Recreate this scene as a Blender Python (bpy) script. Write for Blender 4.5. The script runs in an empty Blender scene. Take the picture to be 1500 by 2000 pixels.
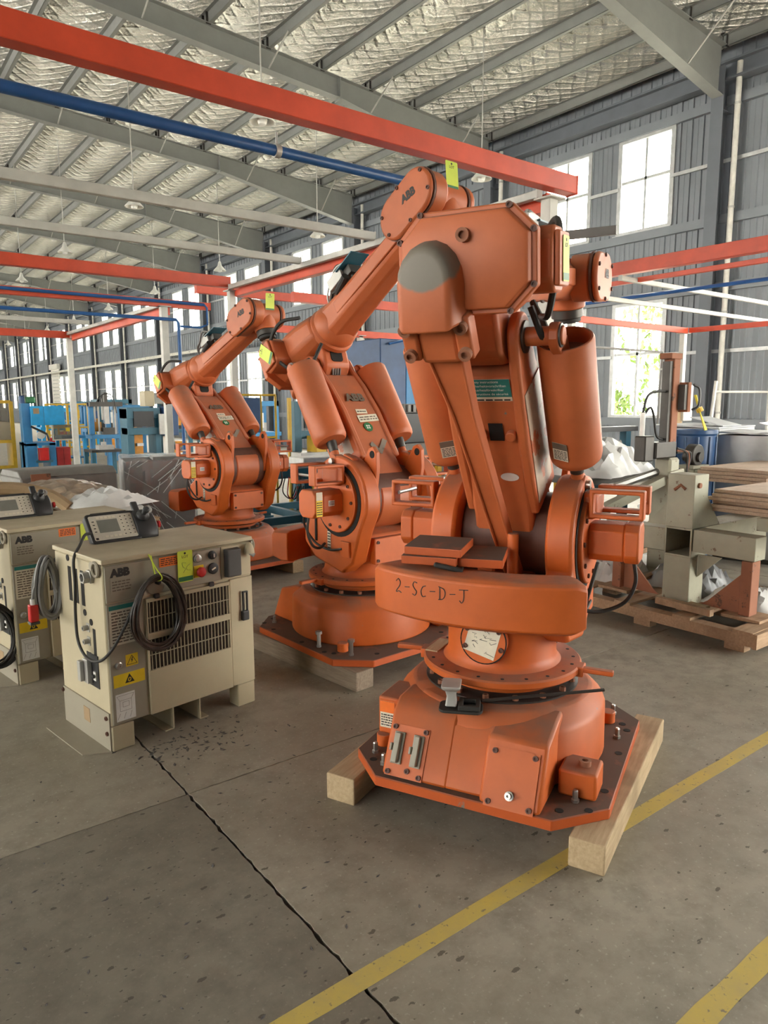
import bpy, bmesh, math, random
from mathutils import Matrix, Vector, Euler
random.seed(7)
SC = bpy.context.scene
COL = SC.collection
PI = math.pi
R = math.radians

# ---------------------------------------------------------------- camera
F_PX, CAM_H = 1395.0, 1.7
YAW, PITCH, ROLL = R(37.3), R(8.6), R(-0.2)
cam_data = bpy.data.cameras.new('camera')
cam_data.sensor_fit = 'HORIZONTAL'
cam_data.sensor_width = 36.0
cam_data.lens = 36.0 * F_PX / 1500.0
cam_data.clip_end = 600
cam = bpy.data.objects.new('camera', cam_data)
COL.objects.link(cam)
_f = Vector((math.sin(YAW) * math.cos(PITCH), math.cos(YAW) * math.cos(PITCH), -math.sin(PITCH)))
_r = Vector((math.cos(YAW), -math.sin(YAW), 0))
_u = _r.cross(_f)
_c, _s = math.cos(ROLL), math.sin(ROLL)
_r, _u = _c * _r + _s * _u, _c * _u - _s * _r
cam.matrix_world = Matrix(((_r.x, _u.x, -_f.x, 0), (_r.y, _u.y, -_f.y, 0), (_r.z, _u.z, -_f.z, CAM_H), (0, 0, 0, 1)))
SC.camera = cam

# ---------------------------------------------------------------- world and exposure
world = bpy.data.worlds.new('world')
SC.world = world
world.use_nodes = True
wn = world.node_tree
wn.nodes.clear()
w_out = wn.nodes.new('ShaderNodeOutputWorld')
w_bg = wn.nodes.new('ShaderNodeBackground')
w_sky = wn.nodes.new('ShaderNodeTexSky')
w_sky.sky_type = 'HOSEK_WILKIE'
w_sky.turbidity = 8.0
w_sky.ground_albedo = 0.4
w_sky.sun_direction = Vector((0.75, 0.35, 0.55)).normalized()
w_mix = wn.nodes.new('ShaderNodeMix')
w_mix.data_type = 'RGBA'
w_mix.inputs[0].default_value = 0.72
w_mix.inputs[7].default_value = (1.0, 0.97, 0.87, 1)
wn.links.new(w_sky.outputs[0], w_mix.inputs[6])
wn.links.new(w_mix.outputs[2], w_bg.inputs[0])
w_bg.inputs[1].default_value = 14.0
wn.links.new(w_bg.outputs[0], w_out.inputs[0])
SC.view_settings.view_transform = 'Standard'
SC.view_settings.look = 'None'
SC.view_settings.gamma = 1.0
SC.view_settings.use_curve_mapping = False
SC.view_settings.exposure = 1.33
SC.cycles.max_bounces = 6
SC.cycles.diffuse_bounces = 3
SC.cycles.glossy_bounces = 3
SC.cycles.transparent_max_bounces = 12
SC.cycles.caustics_reflective = False
SC.cycles.caustics_refractive = False

# ---------------------------------------------------------------- materials
def newmat(name):
    m = bpy.data.materials.new(name)
    m.use_nodes = True
    nt = m.node_tree
    b = nt.nodes['Principled BSDF']
    return m, nt, b

def nd(nt, t, **kw):
    n = nt.nodes.new(t)
    for k, v in kw.items():
        setattr(n, k, v)
    return n

def mixc(nt, fac, a, b):
    m = nd(nt, 'ShaderNodeMix')
    m.data_type = 'RGBA'
    for sock, val in ((m.inputs[0], fac), (m.inputs[6], a), (m.inputs[7], b)):
        if hasattr(val, 'links'):
            nt.links.new(val, sock)
        elif isinstance(val, (int, float)):
            sock.default_value = val
        else:
            sock.default_value = (*val, 1)
    return m.outputs[2]

def noise(nt, scale, detail=4, rough=0.6, obj=True, stretch=None, gen='Object'):
    tc = nd(nt, 'ShaderNodeTexCoord')
    src = tc.outputs[gen]
    if stretch:
        mp = nd(nt, 'ShaderNodeMapping')
        mp.inputs['Scale'].default_value = stretch
        nt.links.new(src, mp.inputs[0])
        src = mp.outputs[0]
    n = nd(nt, 'ShaderNodeTexNoise')
    n.inputs['Scale'].default_value = scale
    n.inputs['Detail'].default_value = detail
    n.inputs['Roughness'].default_value = rough
    nt.links.new(src, n.inputs['Vector'])
    return n.outputs[0]

def ramp(nt, fac, lo, hi):
    r = nd(nt, 'ShaderNodeMapRange')
    r.inputs[1].default_value = lo
    r.inputs[2].default_value = hi
    nt.links.new(fac, r.inputs[0])
    return r.outputs[0]

def bump(nt, b, height, strength=0.3, dist=0.01):
    bp = nd(nt, 'ShaderNodeBump')
    bp.inputs['Strength'].default_value = strength
    bp.inputs['Distance'].default_value = dist
    nt.links.new(height, bp.inputs['Height'])
    nt.links.new(bp.outputs[0], b.inputs['Normal'])

def plain(name, col, rough=0.5, metal=0.0, var=0.12, scale=6.0, spec=0.5):
    m, nt, b = newmat(name)
    n = noise(nt, scale)
    c = mixc(nt, ramp(nt, n, 0.35, 0.7), [x * (1 - var) for x in col], [min(1, x * (1 + var)) for x in col])
    nt.links.new(c, b.inputs['Base Color'])
    b.inputs['Roughness'].default_value = rough
    b.inputs['Metallic'].default_value = metal
    b.inputs['Specular IOR Level'].default_value = spec
    return m

def painted(name, col, dust=(0.23, 0.17, 0.125), dust_amt=0.75, chip=(0.2, 0.19, 0.17), chip_lo=0.70, rough=0.45, var=0.13, dust_lo=(0.2, 0.62), patch=None):
    """paint with settled dust on upward faces, small scuffs and uneven colour"""
    m, nt, b = newmat(name)
    n1 = noise(nt, 3.0, 5)
    c = mixc(nt, ramp(nt, n1, 0.35, 0.7), [x * (1 - var) for x in col], [min(1, x * (1 + var)) for x in col])
    n2 = noise(nt, 9.0, 6, 0.7)
    c = mixc(nt, ramp(nt, n2, chip_lo, chip_lo + 0.03), c, chip)
    if patch:
        # one area rubbed down to primer, with a ragged edge
        (px, py, pz), rad = patch
        tcp = nd(nt, 'ShaderNodeTexCoord')
        dst = nd(nt, 'ShaderNodeVectorMath', operation='DISTANCE')
        nt.links.new(tcp.outputs['Object'], dst.inputs[0])
        dst.inputs[1].default_value = (px, py, pz)
        ad_ = nd(nt, 'ShaderNodeMath', operation='MULTIPLY_ADD')
        nt.links.new(n1, ad_.inputs[0])
        ad_.inputs[1].default_value = 0.10
        nt.links.new(dst.outputs['Value'], ad_.inputs[2])
        c = mixc(nt, ramp(nt, ad_.outputs[0], rad + 0.055, rad + 0.045), c, (0.20, 0.17, 0.135))
    g = nd(nt, 'ShaderNodeNewGeometry')
    sx = nd(nt, 'ShaderNodeSeparateXYZ')
    nt.links.new(g.outputs['Normal'], sx.inputs[0])
    up = ramp(nt, sx.outputs[2], 0.45, 0.95)
    n3 = noise(nt, 5.0, 4)
    mu = nd(nt, 'ShaderNodeMath', operation='MULTIPLY')
    nt.links.new(up, mu.inputs[0])
    nt.links.new(ramp(nt, n3, *dust_lo), mu.inputs[1])
    mu2 = nd(nt, 'ShaderNodeMath', operation='MULTIPLY')
    nt.links.new(mu.outputs[0], mu2.inputs[0])
    mu2.inputs[1].default_value = dust_amt
    c = mixc(nt, mu2.outputs[0], c, dust)
    nt.links.new(c, b.inputs['Base Color'])
    rr = nd(nt, 'ShaderNodeMath', operation='MULTIPLY_ADD')
    nt.links.new(mu2.outputs[0], rr.inputs[0])
    rr.inputs[1].default_value = 0.4
    rr.inputs[2].default_value = rough
    nt.links.new(rr.outputs[0], b.inputs['Roughness'])
    bump(nt, b, n2, 0.05, 0.004)
    return m

def wood(name, a, bcol, stretch=(3, 30, 30), rough=0.8):
    m, nt, b = newmat(name)
    n = noise(nt, 2.0, 6, 0.65, stretch=stretch)
    n2 = noise(nt, 3.0, 3)
    c = mixc(nt, ramp(nt, n, 0.3, 0.7), a, bcol)
    c = mixc(nt, ramp(nt, n2, 0.5, 0.8), c, [x * 0.65 for x in a])
    nt.links.new(c, b.inputs['Base Color'])
    b.inputs['Roughness'].default_value = rough
    bump(nt, b, n, 0.25, 0.004)
    return m

def emptyglass(name, tint=(1, 1, 1), refl=0.07, rough=0.05, film=0.0, filmcol=(0.8, 0.8, 0.8)):
    """thin pane or film: mostly see-through with a weak reflection"""
    m = bpy.data.materials.new(name)
    m.use_nodes = True
    nt = m.node_tree
    nt.nodes.clear()
    o = nd(nt, 'ShaderNodeOutputMaterial')
    t = nd(nt, 'ShaderNodeBsdfTransparent')
    t.inputs[0].default_value = (*tint, 1)
    g = nd(nt, 'ShaderNodeBsdfGlossy')
    g.inputs['Roughness'].default_value = rough
    mx = nd(nt, 'ShaderNodeMixShader')
    mx.inputs[0].default_value = refl
    nt.links.new(t.outputs[0], mx.inputs[1])
    nt.links.new(g.outputs[0], mx.inputs[2])
    last = mx
    if film > 0:
        d = nd(nt, 'ShaderNodeBsdfDiffuse')
        d.inputs[0].default_value = (*filmcol, 1)
        mx2 = nd(nt, 'ShaderNodeMixShader')
        mx2.inputs[0].default_value = film
        nt.links.new(mx.outputs[0], mx2.inputs[1])
        nt.links.new(d.outputs[0], mx2.inputs[2])
        last = mx2
    nt.links.new(last.outputs[0], o.inputs[0])
    return m

MT = {}
MT['orange'] = painted('robot_orange', (0.56, 0.112, 0.016), dust=(0.19, 0.13, 0.095), rough=0.5)
MT['orange_hazy'] = painted('robot_orange_hazy', (0.52, 0.128, 0.040), dust=(0.26, 0.17, 0.13), rough=0.5)  # dust film and haze put into a duller orange for the upper parts
MT['worn_lit_paint'] = painted('worn_lit_metal', (0.50, 0.40, 0.31), chip=(0.5, 0.14, 0.06), chip_lo=0.55)
MT['orange_beam'] = painted('beam_orange', (0.66, 0.075, 0.028), dust_amt=0.3, chip_lo=0.74, rough=0.4)
MT['orange_dusty'] = painted('plate_orange', (0.52, 0.095, 0.018), dust=(0.11, 0.066, 0.048), dust_amt=1.0, dust_lo=(0.05, 0.45), chip_lo=0.66)
MT['grey_patch'] = plain('worn_grey', (0.23, 0.19, 0.15), 0.8)
MT['steel'] = plain('steel', (0.45, 0.44, 0.42), 0.35, 0.9)
MT['dark_steel'] = plain('dark_steel', (0.07, 0.065, 0.06), 0.45, 0.6)
MT['black'] = plain('black_plastic', (0.018, 0.018, 0.02), 0.45)
MT['rubber'] = plain('black_rubber', (0.022, 0.02, 0.018), 0.65)
MT['hole'] = plain('hole_dark', (0.012, 0.010, 0.009), 0.9)
MT['beige'] = painted('cabinet_beige', (0.50, 0.43, 0.285), dust=(0.33, 0.27, 0.19), dust_amt=0.5, chip=(0.25, 0.2, 0.14), chip_lo=0.75, rough=0.5, var=0.06)
MT['cab_grey'] = painted('cabinet_grey', (0.33, 0.295, 0.225), dust_amt=0.2, chip_lo=0.8, rough=0.45, var=0.05)
MT['pale'] = plain('pale_sticker', (0.72, 0.66, 0.52), 0.6)
MT['white'] = plain('white_paper', (0.78, 0.77, 0.73), 0.6)
MT['yellow_st'] = plain('yellow_sticker', (0.80, 0.56, 0.02), 0.5)
MT['orange_st'] = plain('orange_sticker', (0.85, 0.18, 0.02), 0.5)
MT['lime'] = plain('lime_tag', (0.66, 0.78, 0.07), 0.5, var=0.06)
MT['green_dk'] = plain('dark_green_print', (0.02, 0.16, 0.05), 0.5)
MT['teal_st'] = plain('teal_sticker', (0.02, 0.20, 0.18), 0.5)
MT['ink'] = plain('black_ink', (0.015, 0.013, 0.012), 0.6)
MT['ink_grey'] = plain('faded_print', (0.15, 0.115, 0.085), 0.7)
MT['red'] = plain('red_plastic', (0.55, 0.015, 0.015), 0.4)
MT['screen'] = plain('lcd_screen', (0.20, 0.20, 0.17), 0.15)
MT['keys'] = plain('keypad', (0.62, 0.57, 0.47), 0.6)
MT['galv'] = plain('galvanised', (0.48, 0.47, 0.44), 0.5, 0.35, 0.18, 3)
MT['post_white'] = painted('post_white', (0.60, 0.59, 0.54), dust_amt=0.4, chip_lo=0.76)
MT['steel_paint'] = painted('frame_grey_paint', (0.26, 0.265, 0.25), dust_amt=0.3, chip_lo=0.78, rough=0.5, var=0.06)
MT['col_paint'] = painted('column_blue_grey', (0.15, 0.165, 0.19), dust_amt=0.3, chip_lo=0.8, rough=0.5, var=0.06)
MT['pvc'] = plain('pvc_white', (0.75, 0.73, 0.66), 0.4)
MT['cladding'] = plain('cladding_grey', (0.24, 0.26, 0.285), 0.5, 0.15, 0.06, 1.5)
MT['blue_pipe'] = plain('blue_pipe', (0.02, 0.10, 0.30), 0.35)
MT['blue'] = painted('machine_blue', (0.03, 0.20, 0.42), dust_amt=0.3, chip_lo=0.76)
MT['blue_bright'] = plain('bright_blue', (0.01, 0.33, 0.68), 0.45)
MT['navy'] = plain('navy_panel', (0.02, 0.065, 0.17), 0.45)
MT['teal'] = painted('machine_teal', (0.03, 0.13, 0.19), dust_amt=0.35, chip_lo=0.76)
MT['yellow'] = plain('guard_yellow', (0.65, 0.40, 0.03), 0.5)
MT['green_grey'] = painted('stand_green_grey', (0.37, 0.36, 0.27), dust=(0.4, 0.34, 0.26), dust_amt=0.6, chip=(0.17, 0.12, 0.08), chip_lo=0.62)
MT['rust'] = painted('rusty_steel', (0.30, 0.115, 0.06), dust=(0.38, 0.24, 0.16), chip=(0.14, 0.07, 0.045), chip_lo=0.60, rough=0.75)
MT['timber'] = wood('timber', (0.42, 0.30, 0.17), (0.58, 0.44, 0.27))
MT['timber_old'] = wood('timber_old', (0.34, 0.21, 0.12), (0.50, 0.34, 0.21))
MT['timber_grey'] = wood('timber_grey', (0.20, 0.15, 0.105), (0.33, 0.26, 0.19))
MT['ply'] = wood('plywood', (0.45, 0.32, 0.22), (0.60, 0.45, 0.33))
MT['film'] = emptyglass('stretch_film', (0.9, 0.9, 0.9), 0.22, 0.22, 0.14)
MT['film_brown'] = plain('film_over_boards', (0.36, 0.28, 0.20), 0.28, 0, 0.35, 9)
MT['film_white'] = plain('white_sheet', (0.70, 0.70, 0.68), 0.35, 0, 0.1, 4)
MT['sheet_steel'] = plain('sheet_steel', (0.36, 0.37, 0.38), 0.38, 0.6, 0.15, 2.5)
MT['box_grey'] = plain('grey_crate', (0.20, 0.19, 0.175), 0.55)
MT['dark_box'] = plain('dark_crate', (0.085, 0.08, 0.078), 0.6)
MT['amber'] = plain('amber_panel', (0.75, 0.30, 0.02), 0.4)
MT['glass'] = emptyglass('window_glass', (0.97, 0.98, 0.98), 0.05, 0.02)
MT['plexi'] = emptyglass('guard_plexi', (0.62, 0.58, 0.50), 0.10, 0.1, 0.12, (0.5, 0.47, 0.4))
MT['alu'] = plain('window_frame_aluminium', (0.55, 0.56, 0.56), 0.4, 0.3)
MT['lamp_white'] = plain('lamp_enamel', (0.75, 0.74, 0.68), 0.35)
MT['leaf'] = plain('leaves', (0.16, 0.24, 0.05), 0.6, 0, 0.4, 2)
MT['bark'] = plain('bark', (0.14, 0.10, 0.07), 0.9)
MT['cable_grey'] = plain('cable_grey', (0.20, 0.19, 0.18), 0.5)
MT['cable_dk'] = plain('cable_brown_black', (0.045, 0.032, 0.026), 0.28, 0, 0.5, 25)
MT['brown_dark'] = plain('orange_brown', (0.12, 0.045, 0.028), 0.6, 0, 0.3)  # darkened for the shoulder gear: shade of the turret cavity is in this colour
MT['straw'] = plain('yellow_bristle', (0.72, 0.58, 0.03), 0.6)
MT['cardboard'] = plain('cardboard', (0.36, 0.25, 0.14), 0.85)
MT['green_bottle'] = plain('green_plastic', (0.05, 0.25, 0.10), 0.4)

# floor concrete
def floor_mat(name='concrete', k=1.0, chips=0.0):
    m, nt, b = newmat(name)
    n1 = noise(nt, 0.55, 5, 0.6)
    n2 = noise(nt, 7.0, 7, 0.7)
    n3 = noise(nt, 60.0, 3, 0.6)
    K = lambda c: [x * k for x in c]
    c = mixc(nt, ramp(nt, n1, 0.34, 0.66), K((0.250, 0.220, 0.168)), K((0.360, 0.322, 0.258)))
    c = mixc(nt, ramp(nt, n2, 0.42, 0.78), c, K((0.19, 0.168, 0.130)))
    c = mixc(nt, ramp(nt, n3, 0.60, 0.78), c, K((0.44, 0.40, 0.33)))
    # dark chips pressed into the slab, two sizes
    tc = nd(nt, 'ShaderNodeTexCoord')
    for scale, amt, rot, st in ((13.0, 0.30, 0.5, (1.0, 2.1, 1.0)), (34.0, 0.27, -0.4, (1.0, 1.7, 1.0))):
        mp = nd(nt, 'ShaderNodeMapping')
        mp.inputs['Scale'].default_value = st
        mp.inputs['Rotation'].default_value = (0, 0, rot)
        nt.links.new(tc.outputs['Object'], mp.inputs[0])
        v = nd(nt, 'ShaderNodeTexVoronoi')
        v.inputs['Scale'].default_value = scale
        nt.links.new(mp.outputs[0], v.inputs['Vector'])
        wv = noise(nt, scale * 5, 2)
        ad = nd(nt, 'ShaderNodeMath', operation='MULTIPLY_ADD')
        nt.links.new(wv, ad.inputs[0])
        ad.inputs[1].default_value = 0.42
        nt.links.new(v.outputs['Distance'], ad.inputs[2])
        sep = nd(nt, 'ShaderNodeSeparateColor')
        nt.links.new(v.outputs['Color'], sep.inputs[0])
        th = nd(nt, 'ShaderNodeMath', operation='MULTIPLY')
        nt.links.new(ramp(nt, sep.outputs[0], (0.68 if scale < 20 else 0.55) - chips, 1.0 - chips * 0.4), th.inputs[0])
        th.inputs[1].default_value = amt + 0.05 + 0.06 * (chips > 0)
        fl = nd(nt, 'ShaderNodeMath', operation='LESS_THAN')
        nt.links.new(ad.outputs[0], fl.inputs[0])
        nt.links.new(th.outputs[0], fl.inputs[1])
        mf = nd(nt, 'ShaderNodeMath', operation='MULTIPLY')
        nt.links.new(fl.outputs[0], mf.inputs[0])
        mf.inputs[1].default_value = 0.75
        c = mixc(nt, mf.outputs[0], c, (0.060, 0.048, 0.036))
    n4 = noise(nt, 1.7, 3)
    st_ = nd(nt, 'ShaderNodeMath', operation='MULTIPLY')
    nt.links.new(ramp(nt, n4, 0.66, 0.8), st_.inputs[0])
    st_.inputs[1].default_value = 0.35
    c = mixc(nt, st_.outputs[0], c, (0.16, 0.085, 0.04))
    nt.links.new(c, b.inputs['Base Color'])
    rr = nd(nt, 'ShaderNodeMapRange')
    rr.inputs[1].default_value = 0.3
    rr.inputs[2].default_value = 0.7
    rr.inputs[3].default_value = 0.45
    rr.inputs[4].default_value = 0.75
    nt.links.new(n1, rr.inputs[0])
    nt.links.new(rr.outputs[0], b.inputs['Roughness'])
    bump(nt, b, n2, 0.08, 0.01)
    return m
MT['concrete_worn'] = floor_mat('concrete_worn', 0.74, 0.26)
MT['concrete_mid'] = floor_mat('concrete_mid', 1.10, 0.10)
MT['concrete'] = floor_mat('concrete', 1.12)

def foil_mat():
    m, nt, b = newmat('foil_insulation')
    b.inputs['Metallic'].default_value = 0.9
    b.inputs['Roughness'].default_value = 0.22
    n = noise(nt, 1.3, 4, 0.6)
    c = mixc(nt, ramp(nt, n, 0.3, 0.7), (0.80, 0.77, 0.68), (0.95, 0.93, 0.86))
    nt.links.new(c, b.inputs['Base Color'])
    n2 = noise(nt, 2.4, 5, 0.72, stretch=(1.0, 2.2, 1))
    # reinforcing scrim: crossed diagonal threads
    tc = nd(nt, 'ShaderNodeTexCoord')
    h = n2
    for rot in (0.9, -0.75):
        mp = nd(nt, 'ShaderNodeMapping')
        mp.inputs['Rotation'].default_value = (0, 0, rot)
        nt.links.new(tc.outputs['Object'], mp.inputs[0])
        w = nd(nt, 'ShaderNodeTexWave')
        w.inputs['Scale'].default_value = 1.15
        w.inputs['Distortion'].default_value = 1.6
        w.inputs['Detail'].default_value = 2
        nt.links.new(mp.outputs[0], w.inputs['Vector'])
        pw = nd(nt, 'ShaderNodeMath', operation='POWER')
        nt.links.new(w.outputs['Fac'], pw.inputs[0])
        pw.inputs[1].default_value = 5
        ma = nd(nt, 'ShaderNodeMath', operation='MULTIPLY_ADD')
        nt.links.new(pw.outputs[0], ma.inputs[0])
        ma.inputs[1].default_value = 0.22
        nt.links.new(h, ma.inputs[2])
        h = ma.outputs[0]
    bump(nt, b, h, 1.0, 0.34)
    return m
MT['foil'] = foil_mat()

def yellow_line_mat():
    m, nt, b = newmat('worn_yellow_line')
    n = noise(nt, 6.0, 6, 0.7)
    c = mixc(nt, ramp(nt, n, 0.3, 0.75), (0.66, 0.49, 0.10), (0.50, 0.39, 0.15))
    n2 = noise(nt, 40, 3)
    c = mixc(nt, ramp(nt, n2, 0.62, 0.70), c, (0.25, 0.20, 0.12))
    nt.links.new(c, b.inputs['Base Color'])
    b.inputs['Roughness'].default_value = 0.7
    return m
MT['line_yellow'] = yellow_line_mat()

def mesh_guard_mat():
    m = plain('expanded_metal', (0.30, 0.27, 0.2), 0.5, 0.4)
    return m
MT['exp_metal'] = mesh_guard_mat()

# ---------------------------------------------------------------- mesh helpers
class MB:
    def __init__(s):
        s.v, s.f = [], []
    def add(s, verts, faces, M=None):
        o = len(s.v)
        s.v += [tuple(M @ Vector(p)) if M else tuple(p) for p in verts]
        s.f += [tuple(i + o for i in f) for f in faces]
        return s
    def box(s, c, d, M=None, rot=None):
        x, y, z = d[0] / 2, d[1] / 2, d[2] / 2
        vs = [Vector((a * x, b * y, e * z)) for a in (-1, 1) for b in (-1, 1) for e in (-1, 1)]
        if rot is not None:
            E_ = Euler(rot).to_matrix()
            vs = [E_ @ p for p in vs]
        vs = [p + Vector(c) for p in vs]
        return s.add(vs, [(0, 1, 3, 2), (4, 6, 7, 5), (0, 4, 5, 1), (2, 3, 7, 6), (0, 2, 6, 4), (1, 5, 7, 3)], M)
    def lo(s, a, b, M=None):
        return s.box([(a[i] + b[i]) / 2 for i in range(3)], [abs(b[i] - a[i]) for i in range(3)], M)
    def loft(s, rings, caps=True, closed=True, M=None):
        n = len(rings[0])
        vs = [p for r in rings for p in r]
        fs = []
        for k in range(len(rings) - 1):
            for i in range(n if closed else n - 1):
                j = (i + 1) % n
                fs.append((k * n + i, k * n + j, (k + 1) * n + j, (k + 1) * n + i))
        if caps:
            fs.append(tuple(range(n - 1, -1, -1)))
            fs.append(tuple((len(rings) - 1) * n + i for i in range(n)))
        return s.add(vs, fs, M)
    def prism(s, pts, a, b, axis='z', M=None):
        def P(p, t):
            if axis == 'z':
                return (p[0], p[1], t)
            if axis == 'y':
                return (p[0], t, p[1])
            return (t, p[0], p[1])
        return s.loft([[P(p, a) for p in pts], [P(p, b) for p in pts]], M=M)
    def cyl(s, p0, p1, r0, r1=None, n=20, M=None, caps=True):
        p0, p1 = Vector(p0), Vector(p1)
        r1 = r0 if r1 is None else r1
        d = (p1 - p0).normalized()
        a = d.orthogonal().normalized()
        b = d.cross(a)
        rr = []
        for p, r in ((p0, r0), (p1, r1)):
            rr.append([p + (a * math.cos(t) + b * math.sin(t)) * r for t in [2 * PI * i / n for i in range(n)]])
        return s.loft(rr, caps, M=M)
    def lathe(s, prof, n=32, M=None, caps=True):
        return s.loft([[(r * math.cos(2 * PI * i / n), r * math.sin(2 * PI * i / n), z) for i in range(n)] for r, z in prof], caps, M=M)
    def tube(s, path, r, n=6, M=None, closed=False):
        path = [Vector(p) for p in path]
        rings = []
        prev = None
        for i, p in enumerate(path):
            if closed:
                t = path[(i + 1) % len(path)] - path[i - 1]
            else:
                t = path[min(i + 1, len(path) - 1)] - path[max(i - 1, 0)]
            t = t.normalized() if t.length > 1e-9 else Vector((0, 0, 1))
            if prev is None:
                a = t.orthogonal().normalized()
            else:
                a = prev - t * prev.dot(t)
                a = a.normalized() if a.length > 1e-6 else t.orthogonal().normalized()
            prev = a
            b = t.cross(a)
            rad = r[i] if isinstance(r, (list, tuple)) else r
            rings.append([p + (a * math.cos(2 * PI * k / n) + b * math.sin(2 * PI * k / n)) * rad for k in range(n)])
        if closed:
            rings.append(rings[0])
            return s.loft(rings, False, M=M)
        return s.loft(rings, True, M=M)
    def frame(s, x0, x1, z0, z1, w, y0, y1, M=None):
        """rectangular ring in the xz plane, depth y0..y1"""
        o = [(x0, z0), (x1, z0), (x1, z1), (x0, z1)]
        i = [(x0 + w, z0 + w), (x1 - w, z0 + w), (x1 - w, z1 - w), (x0 + w, z1 - w)]
        vs = [(p[0], y, p[1]) for y in (y0, y1) for p in o + i]
        fs = []
        for k in range(4):
            j = (k + 1) % 4
            fs += [(k, j, 4 + j, 4 + k), (8 + k, 12 + k, 12 + j, 8 + j), (k, 8 + k, 8 + j, j), (4 + k, 4 + j, 12 + j, 12 + k)]
        return s.add(vs, fs, M)
    def mesh(s, name, mat, smooth=35):
        me = bpy.data.meshes.new(name)
        me.from_pydata(s.v, [], s.f)
        bm = bmesh.new()
        bm.from_mesh(me)
        bmesh.ops.recalc_face_normals(bm, faces=bm.faces)
        bm.to_mesh(me)
        bm.free()
        if smooth:
            me.shade_smooth()
            me.set_sharp_from_angle(angle=R(smooth))
        me.materials.append(MT[mat] if isinstance(mat, str) else mat)
        return me
    def build(s, name, mat, parent=None, bevel=0, seg=2, smooth=35, M=None, loc=None):
        if M is not None:
            s.v = [tuple(M @ Vector(p)) for p in s.v]
        ob = bpy.data.objects.new(name, s.mesh(name, mat, smooth))
        COL.objects.link(ob)
        if loc is not None:
            ob.location = loc
        if parent is not None:
            ob.parent = parent
        if bevel:
            bv = ob.modifiers.new('bevel', 'BEVEL')
            bv.width = bevel
            bv.segments = seg
            bv.limit_method = 'ANGLE'
            bv.angle_limit = R(40)
            bv.harden_normals = False
        return ob

def inst(name, me, parent=None, loc=(0, 0, 0), rot=(0, 0, 0), M=None):
    ob = bpy.data.objects.new(name, me)
    COL.objects.link(ob)
    if M is not None:
        ob.matrix_local = M
    else:
        ob.location = loc
        ob.rotation_euler = rot
    if parent is not None:
        ob.parent = parent
    return ob

def tag(o, label=None, cat=None, group=None, kind=None):
    if label:
        o['label'] = label
    if cat:
        o['category'] = cat
    if group:
        o['group'] = group
    if kind:
        o['kind'] = kind
    return o

def thing(name, label, cat, loc=(0, 0, 0), rz=0, group=None):
    o = bpy.data.objects.new(name, None)
    o.empty_display_size = 0.1
    COL.objects.link(o)
    o.location = loc
    o.rotation_euler = (0, 0, rz)
    return tag(o, label, cat, group)

def struct(name, label=None):
    o = bpy.data.objects.new(name, None)
    COL.objects.link(o)
    o['kind'] = 'structure'
    if label:
        o['label'] = label
    return o

def T(x, y, z):
    return Matrix.Translation((x, y, z))

def RX(a):
    return Matrix.Rotation(a, 4, 'X')

def RY(a):
    return Matrix.Rotation(a, 4, 'Y')

def RZ(a):
    return Matrix.Rotation(a, 4, 'Z')

def text(name, s, size, M, mat, parent, bold=0.0, ext=0.0008, align='CENTER', xs=1.0):
    """flat lettering lying in M's xy plane, facing M's +z"""
    cu = bpy.data.curves.new(name, 'FONT')
    cu.body = s
    cu.size = size
    cu.align_x = align
    cu.align_y = 'CENTER'
    cu.extrude = ext
    cu.offset = bold
    cu.resolution_u = 3
    tmp = bpy.data.objects.new(name, cu)
    COL.objects.link(tmp)
    dg = bpy.context.evaluated_depsgraph_get()
    me = bpy.data.meshes.new_from_object(tmp.evaluated_get(dg))
    bpy.data.objects.remove(tmp)
    bpy.data.curves.remove(cu)
    me.materials.clear()
    me.materials.append(MT[mat])
    me.transform(M @ Matrix.Diagonal((xs, 1, 1, 1)))
    me.name = name
    ob = bpy.data.objects.new(name, me)
    COL.objects.link(ob)
    if parent is not None:
        ob.parent = parent
    return ob

def arc(cx, cy, r, a0, a1, n):
    return [(cx + r * math.cos(R(a0 + (a1 - a0) * i / n)), cy + r * math.sin(R(a0 + (a1 - a0) * i / n))) for i in range(n + 1)]

def rrect(x0, x1, y0, y1, r, n=4):
    return arc(x1 - r, y1 - r, r, 0, 90, n) + arc(x0 + r, y1 - r, r, 90, 180, n) + arc(x0 + r, y0 + r, r, 180, 270, n) + arc(x1 - r, y0 + r, r, 270, 360, n)

def octa(x0, x1, y0, y1, c):
    return [(x0 + c, y0), (x1 - c, y0), (x1, y0 + c), (x1, y1 - c), (x1 - c, y1), (x0 + c, y1), (x0, y1 - c), (x0, y0 + c)]

def bez(p0, p1, p2, p3, n=12):
    p0, p1, p2, p3 = map(Vector, (p0, p1, p2, p3))
    out = []
    for i in range(n + 1):
        t = i / n
        out.append(p0 * (1 - t) ** 3 + p1 * 3 * t * (1 - t) ** 2 + p2 * 3 * t * t * (1 - t) + p3 * t ** 3)
    return out

def spline(pts, n=8):
    """Catmull-Rom through pts"""
    P = [Vector(p) for p in pts]
    out = []
    for i in range(len(P) - 1):
        a = P[i - 1] if i else P[0] * 2 - P[1]
        b, c = P[i], P[i + 1]
        d = P[i + 2] if i + 2 < len(P) else c * 2 - b
        for k in range(n):
            t = k / n
            out.append(0.5 * ((2 * b) + (c - a) * t + (2 * a - 5 * b + 4 * c - d) * t * t + (3 * b - a - 3 * c + d) * t ** 3))
    out.append(P[-1])
    return out

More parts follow.
